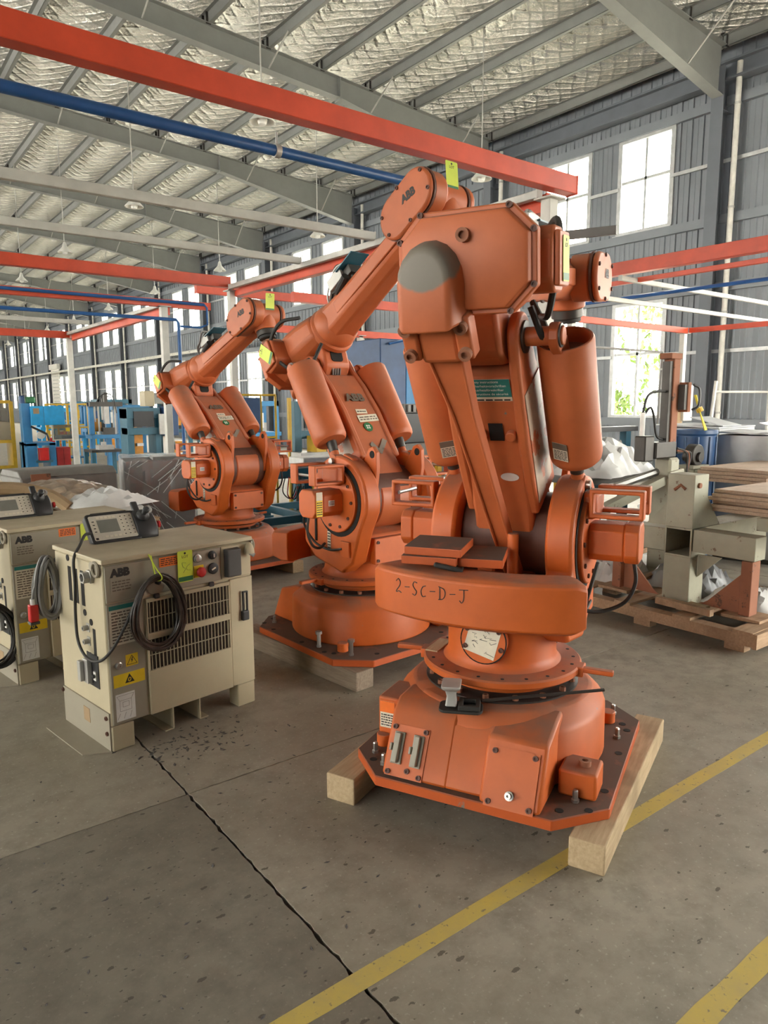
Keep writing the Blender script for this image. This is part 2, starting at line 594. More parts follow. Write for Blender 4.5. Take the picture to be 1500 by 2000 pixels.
ORD = ['first', 'second', 'third', 'fourth', 'fifth', 'sixth', 'seventh', 'eighth', 'ninth', 'tenth', 'eleventh', 'twelfth', 'thirteenth', 'fourteenth', 'fifteenth', 'sixteenth', 'seventeenth', 'eighteenth', 'nineteenth', 'twentieth']
# ================================================================ SETTING
BAY, COL0 = 6.2, 7.9
WX = 14.6            # inner face of the cladding on the window side
Y_MIN, Y_MAX = COL0 - 2 * BAY, COL0 + 14 * BAY

# ---- floor: cast slabs with open joints
floor = struct('floor', 'worn grey concrete floor cast in slabs')
MB().lo((-18, -10, -0.12), (16, Y_MAX + 4, -0.03)).build('sub_base', MT['hole'], floor, smooth=0)
xs = [1.085 + 6.1 * k for k in range(-3, 3)]
xs = [-18] + xs + [15.0]
ys = [-10] + [2.86 + 6.2 * k for k in range(-1, 15)] + [Y_MAX + 4]
rnd = random.Random(3)
for i in range(len(xs) - 1):
    for j in range(len(ys) - 1):
        x0, x1, y0, y1 = xs[i] + 0.0035, xs[i + 1] - 0.0035, ys[j] + 0.002, ys[j + 1] - 0.002
        # slightly chipped arrises along the joints
        pts = []
        near = abs(x0) < 9 and -5 < y0 < 12
        n = 220 if near else 1
        ch = 0.005
        for k in range(n):
            pts.append((x0 + (x1 - x0) * k / n, y0 + (rnd.random() ** 3 * ch if near else 0)))
        for k in range(n):
            pts.append((x1 - (rnd.random() ** 3 * ch * 2 if near else 0), y0 + (y1 - y0) * k / n))
        for k in range(n):
            pts.append((x1 - (x1 - x0) * k / n, y1 - (rnd.random() ** 3 * ch if near else 0)))
        for k in range(n):
            pts.append((x0 + (rnd.random() ** 3 * ch * 2 if near else 0), y1 - (y1 - y0) * k / n))
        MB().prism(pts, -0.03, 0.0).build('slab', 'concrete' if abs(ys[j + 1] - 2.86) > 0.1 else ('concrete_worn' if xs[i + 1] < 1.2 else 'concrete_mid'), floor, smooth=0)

def floor_line(label, x0, x1, yc, w, seed, rz=0.0):
    r_ = random.Random(seed)
    m = MB()
    n = 60
    a = [(x0 + (x1 - x0) * i / n, yc - w / 2 + r_.uniform(-.003, .003)) for i in range(n + 1)]
    b = [(x0 + (x1 - x0) * i / n, yc + w / 2 + r_.uniform(-.003, .003)) for i in range(n, -1, -1)]
    m.prism(a + b, 0.0002, 0.0016)
    return tag(m.build('floor_line', 'line_yellow', smooth=0), label, 'floor line')
floor_line('worn yellow line painted on the floor under the front robot timber', -3, 9.5, 1.555, 0.065, 1)
floor_line('worn yellow floor line in the bottom right corner', -1, 6, 0.865, 0.07, 2)

# ---- outside ground and trees seen through the lower windows
yard = MB().lo((WX + 0.4, -60, -0.35), (140, 220, -0.15)).build('ground', plain('yard_concrete', (0.45, 0.43, 0.36), 0.9), smooth=0)
tag(yard, 'pale yard outside the windows', None, None, 'structure')

def leafy_tree(label, loc, h, rad, seed, n=900):
    r_ = random.Random(seed)
    t = thing('tree', label, 'tree', loc)
    m = MB()
    m.tube([(0, 0, 0), (0.1, 0.05, h * 0.35), (0.0, 0.1, h * 0.75)], [0.12, 0.09, 0.03], 8)
    for k in range(6):
        a = r_.uniform(0, 2 * PI)
        z = h * r_.uniform(0.3, 0.6)
        m.tube([(0.05, 0.05, z), (math.cos(a) * rad * .4, math.sin(a) * rad * .4, z + h * .15), (math.cos(a) * rad * .7, math.sin(a) * rad * .7, z + h * .25)], [0.05, 0.03, 0.012], 5)
    m.build('trunk', 'bark', t)
    m = MB()
    for k in range(n):
        a, b = r_.uniform(0, 2 * PI), r_.uniform(-1, 1)
        rr = rad * r_.random() ** 0.4
        c = Vector((math.cos(a) * rr * math.sqrt(1 - b * b), math.sin(a) * rr * math.sqrt(1 - b * b), h * 0.65 + b * rr * h * 0.35 / rad))
        s = r_.uniform(0.06, 0.16)
        E_ = Euler((r_.uniform(0, 6), r_.uniform(0, 6), r_.uniform(0, 6))).to_matrix()
        m.add([c + E_ @ Vector(p) for p in ((-s, 0, 0), (0, s * .5, 0), (s, 0, 0), (0, -s * .5, 0))], [(0, 1, 2, 3)])
    o = m.build('foliage', 'leaf', t, smooth=0)
    o['kind'] = 'stuff'
leafy_tree('leafy green tree outside the lower window beside the rusty press column', (19.5, 11.6, -0.15), 5.6, 1.7, 5, 1300)
leafy_tree('low green shrub outside behind the plastic-covered pile', (18.2, 13.0, -0.15), 2.6, 1.1, 6, 700)
leafy_tree('sunlit tree outside the window between the two rear robots', (19.0, 26.5, -0.15), 5.0, 1.8, 8, 900)

# ---- wall on the window side: cladding sheets per bay, girts, eave strut
wall = struct('wall_right', 'grey ribbed metal wall cladding')
W_OFF = ((1.12, 2.42), (3.22, 4.55))
ROWS = ((1.37, 3.93), (5.45, 7.45))

def ribbed(w, h):
    """sheet in the YZ plane, ribs on the -X side"""
    m = MB()
    pts = []
    y, pitch = 0.0, 0.25
    pts.append((0, 0))
    while y + pitch <= w - 0.02:
        y += pitch
        pts += [(y - 0.035, 0), (y - 0.022, -0.028), (y + 0.000, -0.028), (y + 0.012, 0)]
        if y + 0.1 < w:
            pts += [(y + 0.1, 0), (y + 0.106, -0.006), (y + 0.112, 0)]
    pts.append((w, 0))
    a = [(p[1], p[0], 0) for p in pts]
    b = [(p[1], p[0], h) for p in pts]
    n = len(pts)
    m.add(a + b, [(i, i + 1, n + i + 1, n + i) for i in range(n - 1)])
    m.add([(0.006, 0, 0), (0.006, w, 0), (0.006, w, h), (0.006, 0, h)], [(0, 1, 2, 3)])
    return m.mesh('cladding_panel', 'cladding', smooth=0)
bands = [(0, BAY, 0, 1.37), (0, BAY, 3.93, 5.45), (0, BAY, 7.45, 8.75)]
for z0, z1 in ROWS:
    bands += [(0, W_OFF[0][0], z0, z1), (W_OFF[0][1], W_OFF[1][0], z0, z1), (W_OFF[1][1], BAY, z0, z1)]
band_me = [ribbed(b[1] - b[0], b[3] - b[2]) for b in bands]
girt_full = MB().lo((-0.10, 0, -0.09), (0.0, BAY, 0.09)).mesh('girt', 'cladding', 0)
def girt_me(w):
    return MB().lo((-0.06, 0, -0.035), (-0.02, w, 0.035)).mesh('girt', 'alu', 0)
girt_s = [girt_me(W_OFF[0][0]), girt_me(W_OFF[1][0] - W_OFF[0][1]), girt_me(BAY - W_OFF[1][1])]

# window unit: frame, mullion, transom and four panes
def window_meshes(w, h):
    fr = MB()
    fr.frame(-0.04, w + 0.04, -0.04, h + 0.04, 0.10, -0.06, 0.05)
    fr.lo((w / 2 - 0.028, -0.03, 0.06), (w / 2 + 0.028, 0.03, h - 0.06))
    fr.lo((0.06, -0.03, h * 0.56 - 0.03), (w - 0.06, 0.03, h * 0.56 + 0.03))
    # to YZ plane: x -> y, y -> x
    fr.v = [(p[1], p[0], p[2]) for p in fr.v]
    pane = []
    for (a, b) in ((0.06, w / 2 - 0.028), (w / 2 + 0.028, w - 0.06)):
        for (c, d) in ((0.06, h * 0.56 - 0.03), (h * 0.56 + 0.03, h - 0.06)):
            pane.append(MB().add([(0.0, a, c), (0.0, b, c), (0.0, b, d), (0.0, a, d)], [(0, 1, 2, 3)]).mesh('pane', 'glass', 0))
    return fr.mesh('window_frame', 'alu', 0), pane
win_me = {}
for r_i, (z0, z1) in enumerate(ROWS):
    for w_i, (a, b) in enumerate(W_OFF):
        win_me[r_i, w_i] = window_meshes(b - a, z1 - z0)
sill_me = MB().lo((-0.10, -0.05, -0.05), (0.02, 1.4, 0.0)).mesh('window_sill', 'alu', 0)
wn_i = 0
for k in range(-2, 14):
    y0 = COL0 + k * BAY
    for b, me in zip(bands, band_me):
        inst('cladding_panel', me, wall, (WX, y0 + b[0], b[2]))
    for z in (1.28, 4.03, 5.34, 7.55):
        inst('girt', girt_full, wall, (WX, y0, z))
    for z in (2.75, 6.45):
        for off, me in zip((0, W_OFF[0][1], W_OFF[1][1]), girt_s):
            inst('girt', me, wall, (WX - 0.01, y0 + off, z))
    for r_i, (z0, z1) in enumerate(ROWS):
        for w_i, (a, b) in enumerate(W_OFF):
            wn_i += 1
            w = struct('window_%d' % wn_i)
            w.location = (WX + 0.02, y0 + a, z0)
            fr, panes = win_me[r_i, w_i]
            inst('window_frame', fr, w)
            for p in panes:
                inst('pane', p, w)
            inst('window_sill', sill_me, w)
eave = MB()
eave.lo((WX - 0.32, Y_MIN, 7.86), (WX - 0.06, Y_MAX, 7.90))
eave.lo((WX - 0.21, Y_MIN, 7.90), (WX - 0.17, Y_MAX, 8.18))
eave.lo((WX - 0.32, Y_MIN, 8.18), (WX - 0.06, Y_MAX, 8.22))
o = eave.build('trim_1', 'col_paint', smooth=0)
o['kind'] = 'structure'
o['label'] = 'grey eave beam running along the wall top'
wend = MB().lo((-16, Y_MAX, 0), (WX + 0.1, Y_MAX + 0.15, 10.5)).build('wall_back', 'cladding', smooth=0)
wend['kind'] = 'structure'

# ---- the walls out of view: window wall on the other side, front wall with a wide doorway
wall_l = struct('wall_left', 'ribbed metal wall on the far side of the hall')
for k in range(-2, 14):
    y0 = COL0 + k * BAY
    for b, me in zip(bands, band_me):
        inst('cladding_panel', me, wall_l, (-16.0, y0 + b[1], b[2]), (0, 0, PI))
wfr = MB().lo((-16, Y_MIN - 0.15, 0), (8.0, Y_MIN, 10)).lo((8.0, Y_MIN - 0.15, 4.2), (12.5, Y_MIN, 10)).lo((12.5, Y_MIN - 0.15, 0), (WX + 0.1, Y_MIN, 10)).build('wall_front', 'cladding', smooth=0)
wfr['kind'] = 'structure'
# ---- ceiling of foil insulation, purlins as its pieces
def roof_z(x):
    return 9.64 - 0.068 * x if x > -0.5 else 9.64 + 0.034 + 0.068 * (x + 0.5)
ceiling = struct('ceiling', 'silver foil roof insulation sagging between purlins')
PX = [14.25 - 1.3 * k for k in range(12)]
cx_ = sorted([-16.0, -12.0, -8, -4, -0.5] + [PX[-1] - 0.65] + [p + 1.3 * t for p in PX for t in (0, .17, .35, .5, .65, .83)] )
cx_ = [x for x in cx_ if x <= WX + 0.3]
r_ = random.Random(11)
m = MB()
ny = 120
for x in cx_:
    t = ((14.25 - x) / 1.3) % 1
    sag = 0.085 * math.sin(PI * t) if x > 0 else 0
    for j in range(ny + 1):
        y = Y_MIN + (Y_MAX - Y_MIN) * j / ny
        wob = r_.uniform(-0.022, 0.022) if 0.1 < t < 0.9 and x > 0 else 0
        m.v.append((x, y, roof_z(x) - sag + wob))
for i in range(len(cx_) - 1):
    for j in range(ny):
        a = i * (ny + 1) + j
        m.f.append((a, a + 1, a + ny + 2, a + ny + 1))
m.build('foil_sheet', 'foil', ceiling, smooth=60)
pm = MB()
pm.lo((-0.004, 0, -0.2), (0.004, BAY - 0.02, 0))
pm.lo((-0.004, 0, -0.2), (0.07, BAY - 0.02, -0.192))
pm.lo((-0.07, 0, -0.008), (0.004, BAY - 0.02, 0))
pm.lo((0.062, 0, -0.2), (0.07, BAY - 0.02, -0.175))
purlin_me = pm.mesh('purlin', 'steel_paint', 0)
for k in range(-2, 14):
    for x in PX:
        inst('purlin', purlin_me, ceiling, (x, COL0 + k * BAY + 0.01, roof_z(x) - 0.012))

# ---- rafters: tapered plate girders, one per column line
def raf_top(x):
    return roof_z(x) - 0.215
def raf_bot(x):
    d = 0.40 if x < 9.5 else 0.40 + 0.50 * (x - 9.5) / 4.7
    return raf_top(x) - d
web, fl = MB(), MB()
X_ = [-0.5, 3, 6, 9.5, 14.2]
web.prism([(x, raf_bot(x)) for x in X_] + [(x, raf_top(x)) for x in reversed(X_)], -0.006, 0.006, 'y')
for a, b in zip(X_[:-1], X_[1:]):
    for fz, dz in ((raf_bot, -0.014), (raf_top, 0.0)):
        fl.add([(a, -.11, fz(a) + dz), (b, -.11, fz(b) + dz), (b, .11, fz(b) + dz), (a, .11, fz(a) + dz),
                (a, -.11, fz(a) + dz + .014), (b, -.11, fz(b) + dz + .014), (b, .11, fz(b) + dz + .014), (a, .11, fz(a) + dz + .014)],
               [(0, 1, 2, 3), (4, 5, 6, 7), (0, 1, 5, 4), (2, 3, 7, 6), (1, 2, 6, 5), (0, 3, 7, 4)])
left_half = MB()
left_half.prism([(-0.5, raf_bot(-0.5)), (-16, raf_bot(-0.5) - 1.3), (-16, raf_bot(-0.5) - 0.8), (-0.5, raf_top(-0.5))], -0.05, 0.05, 'y')
web_me, fl_me, lh_me = web.mesh('web', 'steel_paint', 0), fl.mesh('flange', 'steel_paint', 0), left_half.mesh('web', 'steel_paint', 0)
sp_me = [MB().lo((x - 0.012, -0.115, raf_bot(x) - 0.05), (x + 0.012, 0.115, raf_top(x))).mesh('splice_plate', 'steel_paint', 0) for x in (3.0, 9.5)]
cl = MB().lo((-0.05, -0.10, -0.02), (0.05, -0.085, 0.20)).mesh('cleat', 'dark_steel', 0)
brace_me = []
for x in PX[1:-1:2]:
    brace_me.append(MB().tube([(x, -0.9, raf_top(x) + 0.02), (x, -0.06, raf_bot(x) + 0.01)], 0.018, 5).mesh('knee_brace', 'galv'))
for k in range(0, 14):
    y = COL0 + k * BAY
    rf = thing('roof_rafter', ('grey tapered steel roof rafter, %s from the camera' % ORD[k]), 'rafter', (0, y, 0), 0, 'roof rafters')
    inst('web', web_me, rf)
    inst('flange', fl_me, rf)
    inst('web', lh_me, rf)
    for me in sp_me:
        inst('splice_plate', me, rf)
    for x in PX:
        inst('cleat', cl, rf, (x, 0, raf_top(x)))
        inst('cleat', cl, rf, (x, 0.185, raf_top(x)))
    for b in brace_me:
        inst('knee_brace', b, rf)

# ---- columns, downpipes
cw = MB()
cw.lo((-0.40, -0.125, 0), (-0.386, 0.125, 8.1))
cw.lo((-0.014, -0.125, 0), (0.0, 0.125, 8.1))
cw.lo((-0.39, -0.006, 0), (-0.01, 0.006, 8.1))
col_me = cw.mesh('shaft', 'col_paint', 0)
bp_me = MB().lo((-0.46, -0.2, 0), (0.03, 0.2, 0.025)).mesh('base_plate', 'col_paint', 0)
stf = MB().lo((-0.39, -0.12, 7.3), (-0.01, 0.12, 7.312)).lo((-0.39, -0.12, 4.0), (-0.01, 0.12, 4.012)).mesh('stiffener', 'col_paint', 0)
pipe = MB().cyl((0, 0, 0.1), (0, 0, 8.15), 0.055, n=12)
pipe_me = pipe.mesh('pipe_run', 'pvc')
clip_me = MB()
for z in (1.5, 3.5, 5.5, 7.4):
    clip_me.cyl((0, 0, z - .02), (0, 0, z + .02), 0.066, n=12)
clip_me = clip_me.mesh('pipe_clip', 'galv')
for k in range(0, 14):
    y = COL0 + k * BAY
    n_ = k + 1
    nm = ('nearest the camera' if k == 0 else ORD[k] + ' from the camera along the wall')
    c = thing('steel_column', 'blue-grey steel wall column, ' + nm, 'column', (WX - 0.03, y, 0), 0, 'wall columns')
    inst('shaft', col_me, c)
    inst('base_plate', bp_me, c)
    inst('stiffener', stf, c)
    d = thing('drain_pipe', 'white plastic downpipe beside the wall column ' + nm, 'pipe', (WX - 0.22, y - 0.30, 0), 0, 'downpipes')
    inst('pipe_run', pipe_me, d)
    inst('pipe_clip', clip_me, d)

# ---- gas pipe along the far wall with hanging brackets
gp = thing('service_pipe', 'long white service pipe running along the far wall', 'pipe', (13.7, 27, 4.18))
m = MB().cyl((0, 0, 0), (0, 66, 0), 0.075, n=10)
m.build('pipe_run', 'pvc', gp)
hb = MB().lo((-0.02, -0.02, 0), (0.45, 0.02, 0.03)).lo((-0.12, -0.03, -0.10), (0.12, 0.03, -0.07)).mesh('bracket', 'galv', 0)
for k in range(22):
    inst('bracket', hb, gp, (0, k * 3, 0.07))

# ---- pendant lamps
shade = MB().lathe([(0.03, 0.30), (0.05, 0.26), (0.07, 0.16), (0.20, 0.02), (0.205, 0.0), (0.19, 0.0), (0.06, 0.14), (0.02, 0.16)], 20, caps=False).mesh('lamp_shade', 'lamp_white')
bulb = MB().lathe([(0.02, 0.15), (0.07, 0.09), (0.085, 0.04), (0.06, -0.03), (0.01, -0.05)], 14).mesh('lamp_bulb', 'white')
for col_i, lx in enumerate((5.8, 10.65)):
    for j in range(10):
        ly = 10.75 + 6.1 * j
        row = 'right-hand row of lamps' if col_i else 'left-hand row of lamps'
        l = thing('pendant_lamp', 'white bell pendant lamp, %s in the %s' % (ORD[j], row), 'lamp', (lx, ly, 6.1), 0, 'pendant lamps')
        inst('lamp_shade', shade, l)
        inst('lamp_bulb', bulb, l)
        MB().cyl((0, 0, 0.3), (0, 0, roof_z(lx) - 6.15), 0.012, n=6).build('rod', 'galv', l)

# ---- overhead gantry frames
def beam(name, label, cat, a, b, w, h, mat, flange=True):
    """channel beam from a to b (bottom centre points), own object"""
    a, b = Vector(a), Vector(b)
    L_ = (b - a).length
    rz = math.atan2(b.y - a.y, b.x - a.x)
    t = thing(name, label, cat, a, rz)
    m = MB()
    m.lo((0, -w / 2, 0), (L_, w / 2, h))
    m.build('beam_body', mat, t, bevel=0.004, seg=1, smooth=0)
    if flange:
        for x in (0.0, L_):
            MB().lo((x - 0.006, -w / 2 - 0.004, -0.004), (x + 0.006, w / 2 + 0.004, h + 0.004)).build('end_plate', mat, t, smooth=0)
    return t
GX = 4.78
beam('gantry_beam', 'big orange overhead beam crossing above the robots', 'beam', (-5, 4.06, 3.42), (5.08, 4.06, 3.42), 0.11, 0.14, 'orange_beam')
beam('gantry_beam', 'red-orange side beam of the near gantry running away from its post', 'beam', (GX + 0.10, 4.12, 3.27), (GX + 0.10, 9.95, 3.27), 0.10, 0.14, 'orange_beam')
beam('gantry_rail', 'grey channel rail along the side beam of the near gantry', 'beam', (GX - 0.04, 4.12, 3.355), (GX - 0.04, 9.88, 3.355), 0.06, 0.065, 'galv')
beam('gantry_beam', 'orange far cross beam of the near gantry at upper left', 'beam', (-3, 9.95, 3.38), (4.75, 9.95, 3.38), 0.11, 0.15, 'orange_beam')
beam('cross_rail', 'light grey cross rail under the roof, nearer of two', 'beam', (-3, 6.36, 3.41), (4.72, 6.36, 3.41), 0.06, 0.085, 'post_white')
beam('cross_rail', 'light grey cross rail under the roof, farther of two', 'beam', (-3, 7.88, 3.40), (4.72, 7.88, 3.40), 0.06, 0.08, 'post_white')

def post(name, label, loc, h, w, mat, extra=None):
    t = thing(name, label, 'post', loc)
    MB().lo((-w / 2, -w / 2, 0.012), (w / 2, w / 2, h)).build('shaft', mat, t, bevel=0.004, seg=1, smooth=0)
    MB().lo((-w, -w, 0), (w, w, 0.012)).build('foot_plate', mat, t, smooth=0)
    MB().lo((-w * .9, -w * .9, h), (w * .9, w * .9, h + 0.012)).build('head_plate', mat, t, smooth=0)
    return t
post('gantry_post', 'white square post holding the orange beam behind the front robot', (4.80, 4.06, 0), 3.34, 0.10, 'post_white')
post('gantry_post', 'white square post at the far corner of the near gantry', (4.80, 9.98, 0), 3.34, 0.10, 'post_white')
t = thing('air_pipe', 'blue overhead pipe running below the big orange beam', 'pipe', (0, 4.62, 3.43))
MB().cyl((-5, 0, 0), (4.3, 0, 0), 0.037, n=14).build('pipe_run', 'blue_pipe', t)
m = MB()
for x in (0.3, 2.6, 4.1):
    m.cyl((x - .02, 0, 0), (x + .02, 0, 0), 0.046, n=14)
    m.cyl((x, 0, 0.03), (x, 0, 0.12), 0.008, n=6)
m.build('pipe_clip', 'galv', t)

# far gantry
beam('gantry_beam', 'orange near cross beam of the far gantry beside the blue pipe', 'beam', (-2, 12.8, 3.42), (5.7, 12.8, 3.42), 0.11, 0.13, 'orange_beam')
beam('gantry_beam', 'orange back cross beam of the far gantry above the blue machines', 'beam', (-2, 19.3, 3.34), (4.83, 19.3, 3.34), 0.12, 0.17, 'orange_beam')
beam('gantry_beam', 'red side beam of the far gantry above the white posts', 'beam', (4.93, 12.9, 3.30), (4.93, 19.4, 3.30), 0.10, 0.16, 'orange_beam')
beam('gantry_rail', 'grey rail along the side beam of the far gantry', 'beam', (4.80, 12.9, 3.42), (4.80, 19.4, 3.42), 0.06, 0.07, 'galv')
beam('cross_rail', 'light grey cross rail in the far gantry', 'beam', (-2, 17.3, 3.50), (4.78, 17.3, 3.50), 0.07, 0.09, 'post_white')
post('gantry_post', 'white square post standing in front of the twin-column press', (4.83, 19.3, 0), 3.34, 0.13, 'post_white')
post('gantry_post', 'white square post beside the teal press behind the rear robot', (4.83, 12.8, 0), 3.42, 0.12, 'post_white')
t = thing('air_pipe', 'blue pipe clipped along the far gantry cross beam', 'pipe', (0, 12.68, 3.50))
MB().tube([(-2, 0, 0), (5.55, 0, 0)], 0.028, 10).build('pipe_run', 'blue_pipe', t)
MB().tube([(5.55, 0, 0), (5.6, 0, -0.05), (5.6, 0, -0.35), (5.5, .1, -0.4), (5.1, .1, -0.4)], 0.02, 8).build('drop_pipe', 'blue_pipe', t)
t = thing('air_pipe', 'lower blue pipe ending at the far gantry post', 'pipe', (0, 12.6, 3.19))
MB().tube([(-2, 0, 0), (4.98, 0, 0), (5.02, 0, -0.06), (5.02, 0, -2.4)], 0.03, 10).build('pipe_run', 'blue_pipe', t)

# gantry on the right, before the wall
beam('gantry_beam', 'dark red overhead beam crossing before the wall at right', 'beam', (8.75, -3.8, 3.43), (8.75, 7.4, 3.43), 0.12, 0.17, 'orange_beam')
beam('gantry_rail', 'pale orange rail below the dark red overhead beam at right', 'beam', (8.68, -3.8, 3.29), (8.68, 7.4, 3.29), 0.06, 0.06, 'orange_beam')
beam('cross_rail', 'upper white cross tube before the wall at right', 'beam', (8.3, 5.8, 3.28), (13.6, 5.8, 3.28), 0.05, 0.06, 'post_white')
beam('cross_rail', 'lower white cross tube before the wall at right', 'beam', (8.2, 6.15, 3.08), (13.9, 6.15, 3.08), 0.05, 0.06, 'post_white')
beam('gantry_beam', 'orange cross beam with its corner on the white post at right', 'beam', (8.6, 6.75, 2.86), (11.55, 6.75, 2.86), 0.08, 0.09, 'orange_beam')
beam('gantry_beam', 'thin red beam running from the right post toward the camera', 'beam', (11.62, 6.70, 2.87), (11.62, -1.0, 2.87), 0.07, 0.08, 'orange_beam')
post('gantry_post', 'white square post holding the far end of the dark red beam, behind the front robot', (8.75, 7.33, 0), 3.27, 0.09, 'post_white')
post('gantry_post', 'white square post before the wall at right of the rusty column', (11.58, 6.80, 0), 2.86, 0.09, 'post_white')
post('gantry_post', 'white post just left of the lower window, behind the front robot', (8.6, 6.80, 0), 2.86, 0.09, 'post_white')
t = thing('air_pipe', 'dark blue pipe crossing in front of the wall cladding', 'pipe', (8.9, 6.9, 3.16))
MB().tube([(0.1, 0.6, 0), (0.1, -3.6, 0)], 0.025, 8).build('pipe_run', 'blue_pipe', t)
t = thing('air_pipe', 'thin grey-blue pipe below the orange beam at right', 'pipe', (11.2, 6.95, 2.55))
MB().tube([(-3, 0, 0), (0, 0, 0), (0.02, 0, -0.08), (-.02, 0, -1.2)], 0.018, 8).build('pipe_run', 'cable_grey', t)
MB().lo((-0.02, -0.12, -0.30), (0.36, -0.10, -0.27)).lo((-0.02, -0.12, -0.30), (0.0, 0.01, -0.27)).build('pipe_bracket', 'galv', t, smooth=0)
# short beams seen between robots one and two
beam('gantry_beam', 'short orange beam seen between the front and middle robots, upper', 'beam', (6.2, 10.6, 3.38), (10.0, 10.6, 3.38), 0.1, 0.15, 'orange_beam')
beam('gantry_beam', 'short orange beam seen between the front and middle robots, lower', 'beam', (6.6, 12.0, 3.02), (11.2, 12.0, 3.02), 0.1, 0.13, 'orange_beam')
beam('gantry_beam', 'long orange beam with hooks behind the wrists of the rear robots', 'beam', (5.2, 12.2, 3.62), (9.0, 12.2, 3.62), 0.1, 0.15, 'orange_beam')
post('gantry_post', 'white square post seen between the front and middle robots', (8.55, 12.0, 0), 3.05, 0.1, 'post_white')
# ================================================================ ROBOTS
X2, ZA = 0.19, 1.095       # shoulder axis ahead of the column and its height
LARM = 1.00                # shoulder to elbow

bolt_me = MB().lathe([(0.016, 0), (0.016, 0.012), (0.011, 0.014), (0.011, 0.045), (0.008, 0.05)], 6).mesh('anchor_bolt', 'steel', 0)
longbolt_me = MB().lathe([(0.016, 0), (0.016, 0.012), (0.013, 0.014), (0.013, 0.085), (0.022, 0.086), (0.022, 0.104)], 6).mesh('anchor_bolt', 'steel', 0)
hole_me = MB().cyl((0, 0, 0), (0, 0, 0.0015), 0.016, n=14).mesh('bolt_hole', 'hole')
shole_me = MB().cyl((0, 0, 0), (0, 0, 0.0012), 0.008, n=10).mesh('bolt_hole', 'hole')
scr = MB().lathe([(0.011, 0), (0.011, 0.008), (0.006, 0.008), (0.006, 0.003)], 10)
screw_me = scr.mesh('screw', 'brown_dark')
bscr_me = MB().lathe([(0.024, 0), (0.024, 0.022), (0.013, 0.022), (0.013, 0.008)], 14).mesh('cap_screw', 'rust')
lug_me = MB().lathe([(0.014, 0), (0.014, 0.02), (0.008, 0.02), (0.008, 0.01)], 8).mesh('ring_bolt', 'rust')

def sticker(parent, M, w, h, mat, rows, ink='ink', name='label_plate', head=None, headmat=None, headtxt=None):
    """printed plate in M's xy plane facing +z; rows of short print lines"""
    p = MB().lo((-w / 2, -h / 2, 0), (w / 2, h / 2, 0.0015)).build(name, mat, parent, smooth=0, M=M)
    m = MB()
    r_ = random.Random(int(w * 1e4 + h * 1e3))
    top = h / 2
    if head:
        hm = MB().lo((-w / 2, h / 2 - head, 0.0015), (w / 2, h / 2, 0.0022)).build('print_band', headmat, p, smooth=0, M=M)
        top = h / 2 - head
    if rows:
        dh = (top + h / 2) / (rows + 1)
        for i in range(rows):
            y = top - dh * (i + 1)
            x = -w / 2 * 0.85
            while x < w / 2 * 0.8:
                L_ = r_.uniform(0.08, 0.25) * w
                m.lo((x, y - dh * 0.22, 0.0015), (min(x + L_, w / 2 * 0.9), y + dh * 0.22, 0.002))
                x += L_ + 0.04 * w
        o = m.build('print', ink, p, smooth=0, M=M)
        o['kind'] = 'stuff'
    return p

